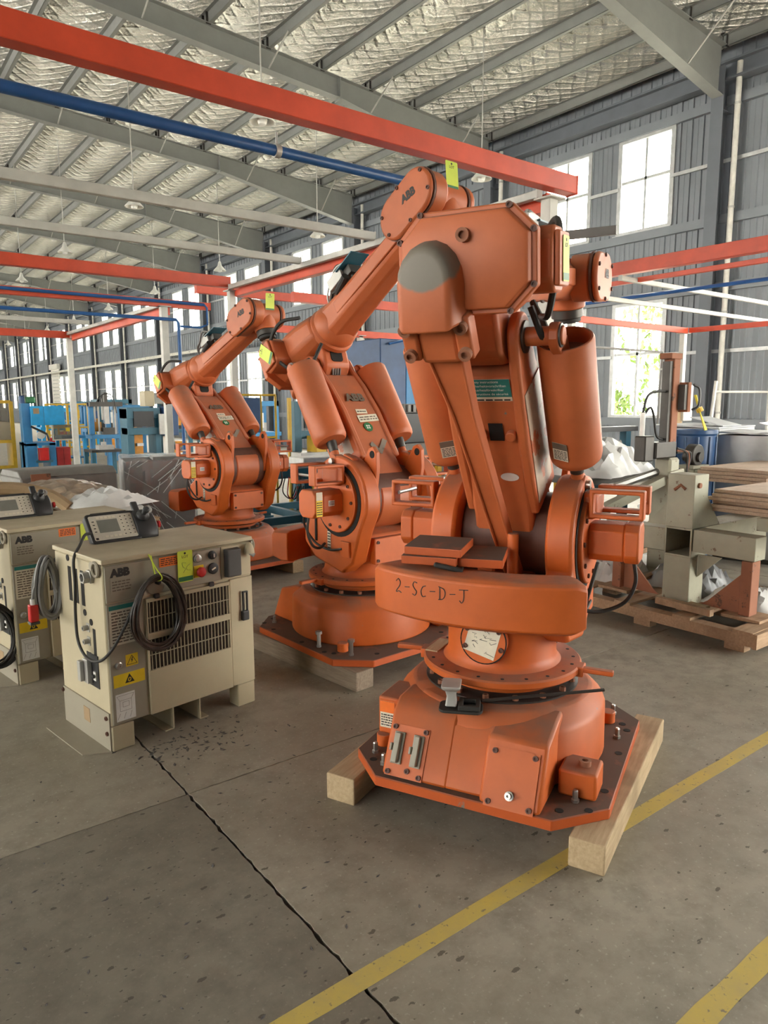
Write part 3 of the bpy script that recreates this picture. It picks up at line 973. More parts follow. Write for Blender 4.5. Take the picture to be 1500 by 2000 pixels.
def build_robot(label, pos, yaw, th, ph, seed, ln=1.42, front=False, wdir=(0.3, 0, -1), cwz=0.0, ZC=0.20):
    rb = thing('industrial_robot', label, 'robot', (pos[0], pos[1], 0), R(yaw), 'orange industrial robots')
    O, OU = 'orange', 'orange_hazy'
    r_ = random.Random(seed)
    # ---------- base plate
    MB().prism(octa(-0.60, 0.62, -0.57, 0.53, 0.18), 0.12, 0.165).build('base_plate', 'orange_dusty', rb, bevel=0.004, seg=1, smooth=0)
    for (x, y) in ((-0.42, 0.44), (-0.43, -0.44), (0.46, -0.44), (0.46, 0.42), (-0.50, 0.36), (0.2, -0.5)):
        inst('anchor_bolt', longbolt_me if (front and y < 0 and x > 0) else bolt_me, rb, (x, y, 0.165), (0, 0, r_.uniform(0, 1)))
    for (x, y) in ((-0.52, -0.40), (-0.47, -0.50), (-0.30, -0.53), (0.05, -0.53), (0.3, -0.53), (0.36, -0.5), (-0.48, 0.42), (0.5, 0.3), (0.54, -0.3)):
        inst('bolt_hole', hole_me, rb, (x, y, 0.165))
    # ---------- base casting
    m = MB()
    n = 48
    def ring(rad, sq, z):
        out = []
        for i in range(n):
            a = 2 * PI * i / n
            k = 1 / max(abs(math.cos(a)), abs(math.sin(a)))
            rr = rad * (1 + sq * (min(k, 1.0 / max(abs(math.cos(a)), abs(math.sin(a)))) - 1))
            out.append((rr * math.cos(a), rr * math.sin(a), z))
        return out
    m.loft([ring(0.468, 0.10, 0.165), ring(0.465, 0.08, 0.375), ring(0.455, 0.05, 0.40), ring(0.40, 0, 0.458), ring(0.30, 0, 0.463)])
    cast = m.build('base_casting', O, rb, bevel=0.01, smooth=40)
    # rear terminal housing with sloped face
    m = MB().prism([(-0.575, 0.165), (-0.455, 0.405), (-0.40, 0.445), (-0.25, 0.45), (-0.25, 0.165)], 0.04, 0.335, 'y')
    m.build('terminal_housing', O, rb, bevel=0.014)
    m = MB().prism([(-0.572, 0.165), (-0.462, 0.388), (-0.40, 0.435), (-0.25, 0.45), (-0.25, 0.165)], -0.12, 0.06, 'y')
    m.build('terminal_housing', O, rb, bevel=0.014)
    m = MB().prism([(-0.60, 0.165), (-0.485, 0.395), (-0.32, 0.44), (-0.25, 0.45), (-0.25, 0.165)], -0.345, -0.10, 'y')
    m.build('terminal_housing', O, rb, bevel=0.014)
    sl = math.atan2(0.12, 0.24)         # slope of the rear faces
    def rearM(x, y, z):
        return T(x, y, z) @ RY(-(PI / 2 - sl)) @ RZ(-PI / 2)      # local x -> -y world side, z out to the rear
    # cover with two connectors
    Mc = rearM(-0.527, 0.235, 0.262)
    cv = MB().lo((-0.085, -0.105, 0), (0.085, 0.105, 0.004)).build('connector_plate', O, rb, smooth=0, M=Mc)
    for xx in (-0.042, 0.045):
        MB().lo((xx - 0.024, -0.055, 0.004), (xx + 0.024, 0.075, 0.012)).lo((xx - 0.012, -0.05, 0.012), (xx + 0.012, 0.07, 0.034)).lo((xx - 0.03, -0.005, 0.008), (xx - 0.02, 0.025, 0.03)).build('connector', 'cab_grey', rb, bevel=0.003, smooth=0, M=Mc).parent = rb
    for (a, b) in ((-0.07, -0.09), (0.07, -0.09), (-0.07, 0.092), (0.07, 0.092), (0.015, -0.075)):
        inst('screw', screw_me, rb, M=Mc @ T(a, b, 0.004))
    Mc = rearM(-0.552, -0.222, 0.268)
    MB().lo((-0.098, -0.118, 0), (0.098, 0.108, 0.004)).build('cover_plate', O, rb, smooth=0, M=Mc)
    for (a, b) in ((-0.08, -0.10), (0.08, -0.10), (-0.08, 0.09), (0.08, 0.09)):
        inst('screw', screw_me, rb, M=Mc @ T(a, b, 0.004))
    MB().lathe([(0.018, 0.004), (0.018, 0.012), (0.012, 0.013), (0.012, 0.032), (0.005, 0.032), (0.005, 0.02)], 12).build('drain_plug', 'steel', rb, M=Mc @ T(0.0, -0.065, 0))
    # corner feet
    for sx, sy in (((1, 1),) if front else ((-1, -1), (1, 1))):
        if True:
            MB().lo((sx * 0.33 - 0.075, sy * 0.44 - 0.075, 0.165), (sx * 0.33 + 0.075, sy * 0.44 + 0.075, 0.275)).build('foot_lug', O, rb, bevel=0.012)
            inst('cap_screw', bscr_me, rb, (sx * 0.335, sy * 0.455, 0.275))
            if sx > 0:
                for xa in (0.255, 0.393):
                    MB().prism([(0.36, 0.275), (0.51, 0.275), (0.40, 0.43), (0.36, 0.43)], xa, xa + 0.012, 'x').build('rib', O, rb, bevel=0.003)
    for (x, y) in ((-0.33, 0.44), (0.36, -0.43)):
        MB().cyl((x, y, 0.165), (x, y, 0.22), 0.035, n=16).build('levelling_boss', O, rb, bevel=0.004)
    # warning label on the base side
    MB().lo((-0.41, 0.33, 0.26), (-0.20, 0.43, 0.43)).build('side_box', O, rb, bevel=0.01)
    sticker(rb, T(-0.4105, 0.385, 0.35) @ RY(-PI / 2) @ RZ(-PI / 2), 0.07, 0.12, 'pale', 5, head=0.05, headmat='orange_st')
    # ---------- slew ring
    MB().lathe([(0.30, 0.455), (0.345, 0.458), (0.345, 0.468), (0.30, 0.470), (0.29, 0.475)], 48).build('bearing_gap', 'dark_steel', rb)
    for i in range(16):
        a = 2 * PI * i / 16 + 0.1
        inst('ring_bolt', lug_me, rb, (0.318 * math.cos(a), 0.318 * math.sin(a), 0.466))
    MB().lathe([(0.26, 0.468), (0.262, 0.49), (0.285, 0.495), (0.285, 0.505), (0.262, 0.51), (0.27, 0.526)], 48).build('lower_flange', O, rb)
    MB().lathe([(0.29, 0.522), (0.35, 0.524), (0.357, 0.531), (0.357, 0.553), (0.350, 0.560), (0.25, 0.561)], 64).build('swivel_flange', O, rb)
    for i in range(20):
        a = 2 * PI * i / 20
        inst('bolt_hole', shole_me, rb, (0.322 * math.cos(a), 0.322 * math.sin(a), 0.5605))
    for a in (100, -88):
        Ms = RZ(R(a))
        MB().lo((0.33, -0.04, 0.515), (0.375, 0.04, 0.56)).lo((0.37, -0.035, 0.535), (0.50, 0.0, 0.558)).build('end_stop', O, rb, bevel=0.006, M=Ms)
    MB().lo((-0.12, 0.27, 0.56), (0.06, 0.33, 0.566)).build('joint_shim', 'timber', rb, smooth=0)
    # ---------- column and turret
    MB().lathe([(0.268, 0.56), (0.252, 0.575), (0.245, 0.60), (0.245, 0.80), (0.25, 0.82)], 48).build('column', O, rb)
    # rear inspection cover with hand-written card
    Mr = T(-0.264, 0, 0.70) @ RY(-PI / 2) @ RZ(-PI / 2)
    MB().cyl((0, 0, -0.08), (0, 0, 0.004), 0.098, n=36).build('inspection_cover', O, rb, M=Mr)
    MB().tube([(0.101 * math.cos(2 * PI * i / 32), 0.101 * math.sin(2 * PI * i / 32), 0.003) for i in range(32)], 0.003, 5, closed=True).build('gasket', 'hole', rb, M=Mr)
    for a in (35, 145, 200, 340):
        inst('screw', screw_me, rb, M=Mr @ T(0.085 * math.cos(R(a)), 0.085 * math.sin(R(a)), 0.004))
    if not front:
        pc = sticker(rb, Mr @ T(-0.005, 0.0, 0.004) @ RZ(-0.25), 0.14, 0.13, 'pale', 0, name='paper_card')
        m = MB()
        for i in range(14):
            x, y = r_.uniform(-.055, .05), r_.uniform(-.05, .05)
            m.tube([(x, y, .0022), (x + r_.uniform(-.01, .02), y + r_.uniform(-.012, .012), .0022), (x + r_.uniform(0, .03), y + r_.uniform(-.012, .012), .0022)], 0.0009, 4)
        m.build('handwriting', 'ink', pc, M=Mr @ T(-0.005, 0.0, 0.004) @ RZ(-0.25))['kind'] = 'stuff'
    m = MB().prism([(-0.27, 0.80), (-0.20, 0.74), (0.24, 0.66), (0.33, 0.70), (0.33, 0.86), (0.2, 0.92), (-0.1, 0.95), (-0.27, 0.93)], -0.24, 0.24, 'y')
    m.build('turret_block', O, rb, bevel=0.02)
    for sy in (-1, 1):
        pts = arc(X2, ZA, 0.285, -12, 205, 26) + [(-0.20, 0.90), (-0.20, 0.78), (-0.08, 0.68), (0.22, 0.62), (0.33, 0.70), (0.40, 0.90)]
        MB().prism(pts, sy * 0.205, sy * 0.325, 'y').build('turret_cheek', O, rb, bevel=0.016)
        # inner ear with lifting hole
        ear = [(X2 + 0.20, ZA - 0.05), (X2 + 0.24, ZA + 0.20), (X2 + 0.235, ZA + 0.31), (X2 + 0.20, ZA + 0.345), (X2 + 0.16, ZA + 0.33), (X2 + 0.06, ZA + 0.16), (X2 + 0.0, ZA - 0.05)]
        MB().prism(ear, sy * 0.175, sy * 0.205, 'y').build('lifting_ear', O, rb, bevel=0.004)
        e = MB().cyl((X2 + 0.198, sy * 0.173, ZA + 0.295), (X2 + 0.198, sy * 0.207, ZA + 0.295), 0.024, n=14)
        e.build('ear_hole', 'hole', rb)
        ya, yb = sy * 0.325, sy * 0.345
        m = MB()
        m.cyl((X2, sy * 0.318, ZA), (X2, ya + sy * 0.004, ZA), 0.235, n=40)
        m.build('gear_gap', 'hole', rb)
        MB().cyl((X2, sy * 0.32, ZA), (X2, sy * 0.35, ZA), 0.205, n=40).build('gear_cover', O, rb, bevel=0.006)
        for i in range(10):
            a = 2 * PI * i / 10
            inst('screw', screw_me, rb, M=T(X2 + 0.17 * math.cos(a), sy * 0.35, ZA + 0.17 * math.sin(a)) @ RX(-sy * PI / 2))
        # motor
        mo = MB().prism(octa(X2 - 0.085, X2 + 0.085, ZA - 0.085, ZA + 0.08, 0.03), sy * 0.35, sy * 0.50, 'y')
        motor = mo.build('motor', O, rb, bevel=0.005)
        MB().prism(octa(X2 - 0.09, X2 + 0.09, ZA - 0.09, ZA + 0.085, 0.034), sy * 0.50, sy * 0.565, 'y').build('motor_cap', O, motor, bevel=0.008)
        sticker(motor, T(X2 + 0.086, sy * 0.44, ZA + 0.0) @ RY(PI / 2) @ RZ(PI / 2), 0.045, 0.035, 'white', 3)
        if sy < 0:
            st = sticker(motor, T(X2 + 0.091, sy * 0.535, ZA) @ RY(PI / 2) @ RZ(PI / 2), 0.045, 0.15, 'yellow_st', 6, head=0.05, headmat='pale')
        MB().tube(spline([(X2 - 0.02, sy * 0.54, ZA - 0.085), (X2 - 0.02, sy * 0.55, ZA - 0.18), (X2 - 0.03, sy * 0.51, ZA - 0.27), (X2 - 0.08, sy * 0.42, ZA - 0.31), (X2 - 0.14, sy * 0.335, ZA - 0.30)], 6), 0.009, 7).build('motor_cable', 'rubber', rb)
        # guard loops above the motor
        for xo in (-0.115, 0.085):
            Mf = T(X2 + xo, sy * 0.36, ZA + 0.115)
            g = MB()
            g.frame(0, 0.225, 0, 0.125, 0.018, -0.035, 0.035)
            g.v = [(p[1], sy * p[0], p[2]) for p in g.v]
            g.build('guard_loop', O, rb, bevel=0.006, M=Mf)
        MB().lo((X2 - 0.10, sy * 0.30, ZA + 0.10), (X2 + 0.08, sy * 0.385, ZA + 0.22)).build('guard_bracket', O, rb, bevel=0.02)
        MB().cyl((X2 - 0.115, sy * 0.562, ZA + 0.175), (X2 + 0.085, sy * 0.562, ZA + 0.175), 0.009, n=8).build('tie_rod', 'steel', rb)
        # cylinder pivot bracket on the turret
        MB().prism([(X2 + 0.0, ZA + 0.10), (X2 + 0.13, ZA + 0.10), (X2 + 0.12, ZA + 0.27), (X2 + 0.03, ZA + 0.30), (X2 - 0.02, ZA + 0.22)], sy * 0.25, sy * 0.30, 'y').build('pivot_bracket', O, rb, bevel=0.01)
    # side labels and cable on the right-hand cheek
    sticker(rb, T(X2 - 0.10, -0.327, 0.83) @ RX(PI / 2), 0.035, 0.15, 'pale', 7)
    MB().lo((X2 - 0.255, -0.332, 0.80), (X2 - 0.235, -0.324, 0.95)).build('slot', 'hole', rb, smooth=0)
    MB().tube(spline([(X2 - 0.22, -0.42, ZA - 0.06), (X2 - 0.28, -0.40, 0.92), (X2 - 0.22, -0.36, 0.80), (X2 - 0.08, -0.345, 0.765), (X2 + 0.06, -0.345, 0.79)], 6), 0.008, 6).build('sensor_cable', 'rubber', rb)
    MB().lo((X2 + 0.04, -0.345, 0.74), (X2 + 0.13, -0.325, 0.84)).build('socket', O, rb, bevel=0.004)
    # front cover
    MB().lo((0.325, -0.175, 0.68), (0.375, 0.175, 0.85)).build('front_cover', O, rb, bevel=0.006)
    for (a, b) in ((-0.15, 0.705), (0.15, 0.705), (-0.15, 0.825), (0.15, 0.825)):
        inst('screw', screw_me, rb, M=T(0.375, a, b) @ RY(PI / 2))
    # ---------- curved counterweight at the rear
    arc_c, rad = 0.42, 0.965
    m = MB()
    rings = []
    nseg = 22
    for i in range(nseg + 1):
        a = -0.50 + (1.0) * i / nseg * 0.98
        # local angle: y = rad*sin(a)
        edge = min(i, nseg - i)
        th_ = 0.095 if edge > 1 else (0.088 if edge == 1 else 0.075)
        hh = 0.0 if edge > 0 else 0.014
        ca, sa = math.cos(a), math.sin(a)
        def P(rr, z):
            return (arc_c - rr * ca, rr * sa, z)
        ro, ri = rad + th_ - 0.09, rad - th_ - 0.06
        rings.append([P(ro, 0.845 + hh + cwz), P(ro, 1.018 - hh + cwz), P(ro - 0.02, 1.035 - hh + cwz), P(ri, 1.035 - hh + cwz), P(ri, 0.815 + hh + cwz), P(ro - 0.07, 0.815 + hh + cwz)])
    m.loft(rings)
    cwt = m.build('counterweight', O, rb, bevel=0.006, smooth=30)
    MB().lo((-0.42, -0.16, 0.82 + cwz), (-0.20, 0.16, 0.96)).build('counterweight_mount', O, rb, bevel=0.02)
    def cwP(a, z, off=0.0):
        rr = rad + 0.005 + off
        return (arc_c - rr * math.cos(a), rr * math.sin(a), z)
    if not front:
        # marker writing 2-SC-D-J on the rear face (reads from behind: +y side first)
        strokes = {
            '2': [[(0, .8), (.3, 1), (.6, .8), (.5, .5), (.05, .12), (.1, .0), (.4, .1), (.75, .0)]],
            '-': [[(.0, .5), (.8, .55)]],
            'S': [[(.75, .95), (.3, 1), (.08, .75), (.35, .5), (.65, .3), (.4, .02), (.0, .1)]],
            'C': [[(.7, .85), (.3, .75), (.05, .4), (.25, .05), (.7, .1)]],
            'D': [[(.15, .95), (.15, .05)], [(.0, .95), (.6, .8), (.75, .45), (.5, .1), (.0, .02)]],
            'J': [[(.0, .9), (.95, .95)], [(.5, .93), (.5, .3), (.3, .0), (.05, .15)]],
        }
        m = MB()
        a0 = 0.31
        widths = {'2': .040, '-': .032, 'S': .034, 'C': .036, 'D': .042, 'J': .042}
        for ch in '2-SC-D-J':
            for s_ in strokes[ch]:
                pts = spline([cwP(a0 - x * widths[ch] * 0.95, 0.968 + (y - .5) * 0.056, 0.0008) for x, y in s_], 4)
                m.tube(pts, 0.0021, 4)
            a0 -= widths[ch] + 0.008
        m.build('marker_writing', 'ink', cwt)
        # loose ballast plates stacked on top
        for (cx_, cy_, cz_, dx, dy, dz, rz) in ((-0.36, 0.19, 1.075, 0.20, 0.23, 0.034, 0.15), (-0.34, 0.175, 1.111, 0.21, 0.24, 0.034, 0.1), (-0.28, 0.0, 1.070, 0.22, 0.18, 0.036, 0.2)):
            MB().box((0, 0, 0), (dx, dy, dz)).build('ballast_plate', 'orange_dusty', rb, bevel=0.003, smooth=0, M=T(cx_, cy_, cz_) @ RZ(rz) @ RY(-0.06))
        MB().box((0, 0, 0), (0.09, 0.12, 0.02), rot=(0.2, 0.1, 0.3)).build('rag', 'rubber', rb, bevel=0.008, M=T(-0.42, 0.10, 1.045))
        MB().cyl((-0.13, -0.08, 0.95), (-0.13, -0.08, 1.15), 0.024, n=16).build('stub_post', O, rb, bevel=0.004)
    # ---------- lower arm
    M2 = T(X2, 0, ZA) @ RY(-R(th))
    MB().cyl((X2, -0.205, ZA), (X2, 0.205, ZA), 0.20, n=40).build('shoulder_gear', 'brown_dark', rb, bevel=0.01)
    prof = arc(0, 0, 0.205, 200, 345, 14) + [(0.175, 0.20), (0.165, 0.55), (0.135, 0.76), (0.10, 0.90), (0.0, 0.91), (-0.09, 0.87), (-0.11, 0.6), (-0.13, 0.2)]
    rings = []
    MB().prism(prof, -0.135, 0.135, 'y').build('lower_arm', OU, rb, bevel=0.018, M=M2)
    # flared side flanges of the arm
    for sy in (-1, 1):
        fp = [(-0.12, 0.22), (0.185, 0.20), (0.175, 0.56), (0.14, 0.78), (0.10, 0.93)] + arc(0, LARM, 0.095, 0, 180, 12) + [(-0.11, 0.90), (-0.135, 0.6)]
        MB().prism(fp, sy * 0.118, sy * 0.163, 'y').build('arm_flange', OU, rb, bevel=0.012, M=M2)
    MB().lo((-0.10, -0.1665, 0.27), (0.13, -0.1635, 0.80)).build('worn_lit_strip', 'worn_lit_paint', rb, smooth=0, M=M2)  # scratched paint, with window light on the flange put into the pale tone
    # raised front face plate with lettering
    Mfp = M2 @ T(0.172, 0, 0.0)
    def frontM(x, y, z, tilt=0):
        return M2 @ T(x, y, z) @ RY(PI / 2 + tilt) @ RZ(PI / 2)
    text('lettering', 'ABB', 0.085, frontM(0.158, 0, 0.67, -0.12), 'ink_grey', rb, bold=0.004)
    st = sticker(rb, frontM(0.170, 0.03, 0.50, -0.03) @ RZ(0.06), 0.17, 0.055, 'pale', 2, ink='ink_grey', name='torn_label')
    st = sticker(rb, frontM(0.166, 0.0, 0.555, -0.03), 0.09, 0.035, 'pale', 1, ink='ink', name='torn_label')
    gs = MB().cyl((0, 0, 0), (0, 0, 0.0015), 0.035, n=20).build('green_sticker', 'green_dk', rb, M=frontM(0.173, 0.0, 0.43, -0.03))
    m = MB()
    for i in range(2):
        for j in range(2):
            m.lo((-0.016 + i * 0.018, -0.014 + j * 0.016, 0.0015), (-0.004 + i * 0.018, -0.002 + j * 0.016, 0.002))
    m.build('print', 'white', gs, smooth=0, M=frontM(0.173, 0.0, 0.43, -0.03))
    m = MB()
    m.add([(-0.075, 0.02, .0004), (-0.045, 0.045, .0004), (-0.01, -0.01, .0004), (0.055, 0.065, .0004), (0.085, 0.045, .0004), (-0.005, -0.055, .0004)], [(0, 1, 2, 5), (2, 3, 4, 5)])
    m.build('worn_patch', 'grey_patch', rb, smooth=0, M=frontM(0.1795, 0.02, 0.27, -0.01))
    # cable hank in the elbow opening
    for k in range(4):
        MB().tube(spline([(0.03, -0.03 + k * 0.018, 0.88), (0.10, -0.04 + k * 0.02, 0.93), (0.09, -0.03 + k * 0.022, 1.0), (0.0, -0.03 + k * 0.02, 1.03)], 5), 0.008, 6).build('arm_cable', 'cable_grey', rb, M=M2)
    # rear face details
    def rearfM(x, y, z, tilt=0):
        return M2 @ T(x, y, z) @ RY(-PI / 2 + tilt) @ RZ(-PI / 2)
    if True:
        bk = sticker(rb, rearfM(-0.0975, -0.030, 0.80, -0.08), 0.165, 0.155, 'pale', 4, name='safety_sign', head=0.082, headmat='teal_st')
        for i, s_ in enumerate(('Safety instructions', 'Sicherheitsvorschriften', 'Säkerhetsföreskrifter', 'Instructions de sécurité')):
            text('lettering', s_, 0.0155, rearfM(-0.0975, -0.030, 0.80, -0.08) @ T(-0.078, 0.066 - i * 0.019, 0.0022), 'white', bk, align='LEFT', ext=0.0003)
        MB().lo((-0.03, -0.045, 0), (0.03, 0.035, 0.002)).build('dark_window', 'hole', rb, smooth=0, M=rearfM(-0.1135, -0.03, 0.645, 0.05))
        MB().cyl((0, 0, 0), (0, 0, 0.002), 0.04, n=20).build('worn_patch', 'white', rb, M=rearfM(-0.1225, -0.06, 0.42, 0.05) @ Matrix.Diagonal((1, .5, 1, 1)))
        for yy in (-0.095, 0.03):
            MB().cyl((0, 0, 0), (0, 0, 0.03), 0.022, n=16).build('boss', OU, rb, bevel=0.004, M=rearfM(-0.112, yy, 0.63, 0.05))
    # ---------- balance cylinders
    o_ = 0.105
    for sy in (-1, 1):
        yc = sy * 0.29
        c = MB().lathe([(0.05, 0.365), (0.095, 0.365), (0.108, 0.38), (0.112, 0.40), (0.112, 0.925), (0.106, 0.935), (0.098, 0.935), (0.096, 0.87), (0.0, 0.87)], 40, M=T(o_, yc, 0))
        cy = c.build('balance_cylinder', OU, rb, M=M2)
        MB().cyl((o_, yc, 0.868), (o_, yc, 0.872), 0.095, n=32).build('cylinder_floor', 'brown_dark', cy, M=M2)
        sticker(cy, M2 @ T(o_, yc, 0.47) @ RZ(PI + sy * 0.35) @ T(0.1125, 0, 0) @ RY(PI / 2) @ RZ(PI / 2), 0.07, 0.085, 'pale', 6, head=0.03, headmat='ink_grey')
        MB().cyl((o_, yc, 0.39), (o_ - 0.01, yc, 0.30), 0.036, 0.030, n=16).build('piston_rod', 'dark_steel', rb, M=M2)
        MB().cyl((o_ - 0.01, yc, 0.31), (o_ - 0.015, yc, 0.24), 0.028, n=12).cyl((o_ - 0.015, yc - 0.035, 0.235), (o_ - 0.015, yc + 0.035, 0.235), 0.042, n=18).build('rod_eye', OU, rb, bevel=0.004, M=M2)
        MB().cyl((o_ - 0.015, sy * 0.24, 0.235), (o_ - 0.015, sy * 0.345, 0.235), 0.02, n=14).build('pivot_pin', 'steel', rb, M=M2)
        # top lug on the elbow pin
        lg = [(o_ - 0.06, 0.87), (o_ + 0.03, 0.87), (o_ + 0.0, 0.95)] + [(0.05 * math.cos(R(a)), LARM + 0.05 * math.sin(R(a))) for a in (-20, 20, 60, 90, 130, 170, 210)] + [(-0.03, 0.95)]
        MB().prism(lg, sy * 0.262, sy * 0.300, 'y').build('cylinder_lug', OU, rb, bevel=0.005, M=M2)
        MB().cyl((0, sy * 0.15, LARM), (0, sy * 0.315, LARM), 0.036, n=20).build('elbow_pin', OU, rb, bevel=0.004, M=M2)
        MB().cyl((0, sy * 0.163, LARM), (0, sy * 0.172, LARM), 0.062, n=24).build('pin_washer', 'dark_steel', rb, M=M2)
        MB().cyl((0, sy * 0.30, LARM), (0, sy * 0.306, LARM), 0.045, n=20).build('pin_washer', 'dark_steel', rb, M=M2)
    # ---------- parallel rod behind the arm
    m = MB()
    pr = []
    for (z, w, t) in ((-0.12, 0.030, 0.020), (0.1, 0.032, 0.022), (0.8, 0.042, 0.026), (1.0, 0.060, 0.03), (1.12, 0.070, 0.03)):
        yo = -0.05 + 0.11 * (z + 0.12) / 1.1
        pr.append([(-0.215 - t, yo - w, z), (-0.215 - t, yo + w, z), (-0.215 + t, yo + w, z), (-0.215 + t, yo - w, z)])
    m.loft(pr)
    for sy in (-1, 1):
        yo_ = lambda z: -0.05 + 0.11 * (z + 0.12) / 1.1
        m.loft([[(-0.215 - t - .012, yo_(z) + sy * w - .006, z), (-0.215 - t - .012, yo_(z) + sy * w + .006, z), (-0.215 + t, yo_(z) + sy * w + .006, z), (-0.215 + t, yo_(z) + sy * w - .006, z)] for (z, w, t) in ((-0.12, 0.030, 0.020), (0.1, 0.032, 0.022), (0.8, 0.042, 0.026), (1.0, 0.060, 0.03), (1.10, 0.070, 0.03))])
    m.build('parallel_rod', OU, rb, bevel=0.005, M=M2)
    MB().box((-0.250, 0.060, 1.145), (0.10, 0.155, 0.19)).build('rod_clamp', OU, rb, bevel=0.02, M=M2)
    for sy in (-1, 1):
        MB().lo((-0.312, 0.060 + sy * 0.102 - 0.03, 1.07), (-0.237, 0.060 + sy * 0.102 + 0.03, 1.235)).build('clamp_jaw', OU, rb, bevel=0.01, M=M2)
        for z in (1.10, 1.20):
            inst('cap_screw', bscr_me, rb, M=M2 @ T(-0.312, 0.060 + sy * 0.105, z) @ RY(-PI / 2))
    MB().prism([(-0.20, 0.03), (-0.28, -0.12), (-0.25, -0.17), (-0.16, -0.14), (0.02, -0.08), (0.05, 0.08)], 0.045, 0.13, 'y').build('rod_lever', OU, rb, bevel=0.012, M=M2)
    # ---------- elbow and arm house
    ax = M2 @ Vector((0, 0, LARM))
    M3 = T(*ax) @ RY(-R(ph))
    MB().prism([(-0.12, -0.06), (-0.05, -0.10), (0.05, -0.10), (0.13, -0.04), (0.16, 0.12), (-0.18, 0.12)], -0.108, 0.108, 'y').build('elbow_block', OU, rb, bevel=0.02, M=M3)
    MB().prism(rrect(-0.048, 0.048, -0.05, 0.045, 0.02), -0.004, 0.002).build('fork_opening', 'hole', rb, smooth=0, M=M3 @ T(0.148, 0, 0.035) @ RY(PI / 2 + 0.185) @ RZ(PI / 2))
    oc = octa(-0.235, 0.175, ZC - 0.13, ZC + 0.17, 0.075)
    m = MB()
    sc = lambda k: [(p[0] * k, ZC + (p[1] - ZC) * k) for p in oc]
    m.loft([[(x, p[0], p[1]) for p in sc(k)] for x, k in ((-0.30, 1.0), (-0.10, 0.98), (0.05, 0.90), (0.19, 0.74))])
    m.build('arm_house', OU, rb, bevel=0.02, M=M3)
    oc2 = octa(-0.300, 0.200, ZC - 0.16, ZC + 0.19, 0.085)
    MB().prism(oc2, -0.325, -0.285, 'x').build('rear_flange', OU, rb, bevel=0.006, M=M3)
    oc3 = octa(-0.282, 0.182, ZC - 0.145, ZC + 0.175, 0.08)
    MB().loft([[(-0.325, p[0], p[1]) for p in oc3], [(-0.350, -.05 + (p[0] + .05) * .97, ZC + (p[1] - ZC) * .97) for p in oc3], [(-0.358, -.05 + (p[0] + .05) * .90, ZC + (p[1] - ZC) * .90) for p in oc3]]).build('rear_cover', OU, rb, bevel=0.004, M=M3)
    for (y, z) in oc2[::1]:
        inst('screw', screw_me, rb, M=M3 @ T(-0.326, -.05 + (y + .05) * 0.955, ZC + (z - ZC) * 0.955) @ RY(-PI / 2))
    inst('cap_screw', bscr_me, rb, M=M3 @ T(-0.356, -0.06, ZC + 0.10) @ RY(-PI / 2))
    # domed saddle carrying the parallel rod
    dm = MB()
    rr = []
    for x, k in ((-0.30, 1.14), (-0.36, 1.08), (-0.41, 1.0), (-0.435, 0.92), (-0.45, 0.80)):
        w = 0.108 * k
        zb = 0.055 - (1 - k) * 0.1
        pts = [(-w, zb), (-w, 0.20)] + [(w * math.cos(R(a)), 0.20 + 0.135 * k * math.sin(R(a))) for a in (160, 140, 120, 100, 80, 60, 40, 20)] + [(w, 0.20), (w, zb)]
        rr.append([(x, 0.060 + p[0], p[1]) for p in pts])
    dm.loft(rr)
    dm.build('rod_saddle', OU if front else painted('saddle_worn', (0.52, 0.128, 0.040), patch=(tuple(M3 @ Vector((-0.42, 0.06, 0.30))), 0.13), rough=0.5), rb, bevel=0.012, smooth=50, M=M3)
    # motor boxes at the back of the arm house
    MB().prism(octa(-0.12, 0.06, ZC - 0.10, ZC + 0.12, 0.04), -0.33, -0.19, 'y').build('wrist_motor', OU, rb, bevel=0.01, M=M3 @ T(-0.13, 0, 0.0))
    MB().lo((-0.23, -0.35, ZC - 0.08), (-0.09, -0.33, ZC + 0.10)).build('motor_lid', OU, rb, bevel=0.006, M=M3)
    # ---------- upper arm
    MB().lathe([(0.15, 0.15), (0.168, 0.17), (0.168, 0.20), (0.155, 0.215), (0.16, 0.23), (0.15, 0.29), (0.115, 0.33)], 40, M=T(0, 0, ZC) @ RY(PI / 2)).build('arm_flange_ring', OU, rb, M=M3)
    rr = []
    for x, hy, hz in ((0.22, 0.135, 0.125), (0.36, 0.118, 0.12), (0.70, 0.108, 0.108), (ln - 0.30, 0.102, 0.10), (ln - 0.16, 0.105, 0.11)):
        rr.append([(x, p[0], p[1]) for p in octa(-hy, hy, ZC - hz, ZC + hz, 0.05)])
    ua = MB().loft(rr).build('upper_arm', OU, rb, bevel=0.012, M=M3)
    MB().lo((0.42, -0.118, ZC - 0.04), (ln - 0.30, -0.098, ZC + 0.045)).build('arm_rib', OU, rb, bevel=0.006, M=M3)
    # ---------- wrist
    def stadium(cx, cz, l, rad_, n_=10):
        return arc(cx + l / 2, cz, rad_, -90, 90, n_) + arc(cx - l / 2, cz, rad_, 90, 270, n_)
    wcx = ln - 0.07
    MB().prism(stadium(wcx, ZC, 0.20, 0.120), -0.175, -0.075, 'y').build('wrist_gearbox', OU, rb, bevel=0.01, M=M3)
    MB().prism(stadium(wcx, ZC, 0.205, 0.128), -0.190, -0.178, 'y').build('wrist_gasket', 'brown_dark', rb, M=M3)
    cap = MB().prism(stadium(wcx, ZC, 0.20, 0.126), -0.222, -0.190, 'y').build('wrist_cap', OU, rb, bevel=0.014, M=M3)
    text('lettering', 'ABB', 0.062, M3 @ T(wcx + 0.05, -0.2228, ZC + 0.015) @ RX(PI / 2) @ RZ(-R(ph) * 0.35), 'ink', cap, bold=0.003)
